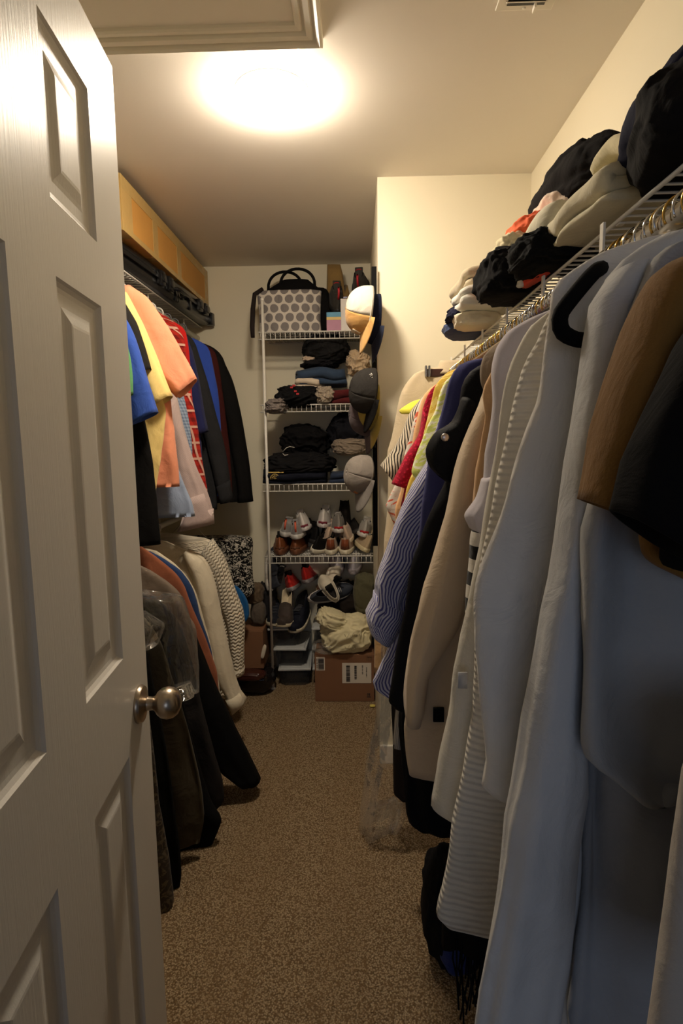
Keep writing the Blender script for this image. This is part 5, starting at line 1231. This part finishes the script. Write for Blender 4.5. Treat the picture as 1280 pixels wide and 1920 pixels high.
# ================================================================== CLOTHES ON THE RIGHT SHELF
def RS(name, label, px, py, Y, size, rgb, seed, rot=(0, 0, 0), lay=0, **k):
    p = at(px, py, Y); z = max(p.z, 1.738+size[2]*.46)
    if lay: return folded(name, label, 'folded clothes', (p.x, Y, max(1.737, p.z-size[2]/2)), size[1], size[0], size[2], lay, fabric(rgb), (rot[0], rot[1], rot[2]-PI/2), seed)
    return rumple(name, label, 'folded clothes', (p.x, Y, z), size, fabric(rgb), seed, rot, **k)
RS('folded_coat', 'navy padded coat bulging over the shelf in the upper right corner', 1352, 205, .80, (.21, .22, .125), (30, 32, 52), 1, amp=.10)
RS('folded_jacket', 'black jacket with olive seam near the upper right corner', 1300, 322, .76, (.15, .22, .11), (20, 19, 20), 2, (0, .1, -.3), amp=.12)
RS('folded_sweater', 'cream sweater rolled behind the black jacket on the right shelf', 1222, 318, .98, (.13, .14, .09), (206, 196, 160), 3, lay=2)
RS('folded_blanket', 'cream fleece folded along the shelf edge, nearest light stack', 1150, 398, .98, (.13, .25, .052), (208, 200, 172), 4, lay=3)
RS('folded_towel', 'cream towel folded flat on the wire, next along the shelf edge', 1120, 442, 1.10, (.13, .2, .036), (206, 198, 172), 5, lay=2)
RS('folded_trousers', 'black trousers heaped along the right wall on the shelf', 1090, 365, 1.42, (.18, .42, .13), (22, 20, 20), 6, (0, 0, .0), amp=.14, freq=2.6)
RS('folded_shirt', 'pale pink shirt under the black trousers on the right shelf', 1060, 410, 1.42, (.14, .2, .10), (222, 202, 182), 7, amp=.18)
RS('folded_towel', 'big cream towel folded in the middle of the right shelf', 1062, 452, 1.24, (.14, .26, .075), (212, 206, 182), 8, lay=3)
RS('folded_shirt', 'orange coral shirt draped over the pile on the right shelf', 1006, 440, 1.42, (.13, .2, .05), (232, 104, 62), 9, (0, .1, 0), amp=.16)
RS('folded_blouse', 'cream knotted blouse under the orange shirt on the right shelf', 975, 482, 1.42, (.12, .16, .09), (218, 206, 168), 10, amp=.24)
RS('folded_shirt', 'small orange sleeve hanging left of the knotted blouse', 948, 492, 1.50, (.04, .06, .07), (232, 110, 66), 11, sub=4)
RS('folded_dress', 'black satin dress heaped over the shelf edge', 1035, 510, 1.16, (.14, .2, .07), (18, 18, 18), 12, amp=.24, freq=3.2)
RS('folded_dress', 'black shiny top crumpled left of the red scarf on the right shelf', 955, 555, 1.38, (.14, .22, .11), (20, 19, 20), 13, amp=.22, freq=2.8)
RS('scarf', 'red orange scarf strip lying on the black clothes at the shelf edge', 1005, 520, 1.22, (.03, .16, .025), (222, 70, 42), 14, (0, 0, .1), sub=4)
RS('fabric_tag', 'tiny white garment tag beside the red orange scarf', 976, 536, 1.27, (.014, .03, .02), (226, 222, 214), 15, sub=3)
RS('folded_trousers', 'beige chinos folded toward the far end of the right shelf', 912, 535, 1.72, (.16, .22, .05), (190, 176, 148), 16, lay=3)
RS('folded_t_shirt', 'white T-shirt folded under the beige chinos', 905, 567, 1.68, (.15, .2, .055), (222, 218, 206), 17, lay=2)
RS('folded_shirt', 'dark navy shirt folded below the white T-shirt', 886, 590, 1.76, (.15, .18, .045), (28, 30, 50), 18, amp=.16)
RS('folded_t_shirt', 'off-white T-shirt bunched at the far end of the right shelf', 893, 603, 1.72, (.13, .14, .05), (220, 208, 184), 19, amp=.16)
RS('folded_jeans', 'blue denim folded at the very far end of the right shelf', 880, 630, 1.86, (.16, .2, .05), (52, 66, 100), 20, amp=.14)

# floor things at the right
R('shopping_bag', 'black bag standing on the carpet under the white jackets', 'bag', 850, 1610, 1.42, (.16, .2, .30), fabric((18, 18, 20)), 26, z=.145, amp=.14)
R('laundry_bag', 'deep blue cloth showing inside the black bag', 'bag', 858, 1590, 1.36, (.09, .1, .22), fabric((30, 44, 100)), 27, z=.13, amp=.1, sub=4)
def fringe():
    t = thing('fringed_scarf', 'black fringed shawl hanging low under the cardigan hem', 'shawl', (.30, 1.12, .3)); rnd = random.Random(8)
    p0 = at(885, 1700, 1.15)
    rr = []
    for i in range(10):
        u = i/9; rr.append((Vector((p0.x+.03, 1.15, .80-.50*u)), Vector((.045+.03*u, 0, 0)), Vector((0, .03, 0))))
    local(loft('shawl', rr, fabric((16, 15, 15)), None, 40, .012, 6, 3, wr=1), t)
    bm = bm_new()
    for i in range(46):
        x = p0.x-.04+.14*rnd.random(); y = 1.15+rnd.uniform(-.03, .03); l = rnd.uniform(.12, .26); z = .33
        tube(bm, [(x, y, z), (x+rnd.uniform(-.01, .01), y, z-l*.5), (x+rnd.uniform(-.015, .015), y, max(.01, z-l))], .0022, 5)
    local(finish(bm, 'fringe', fabric((16, 15, 15)), None, True), t)
fringe()
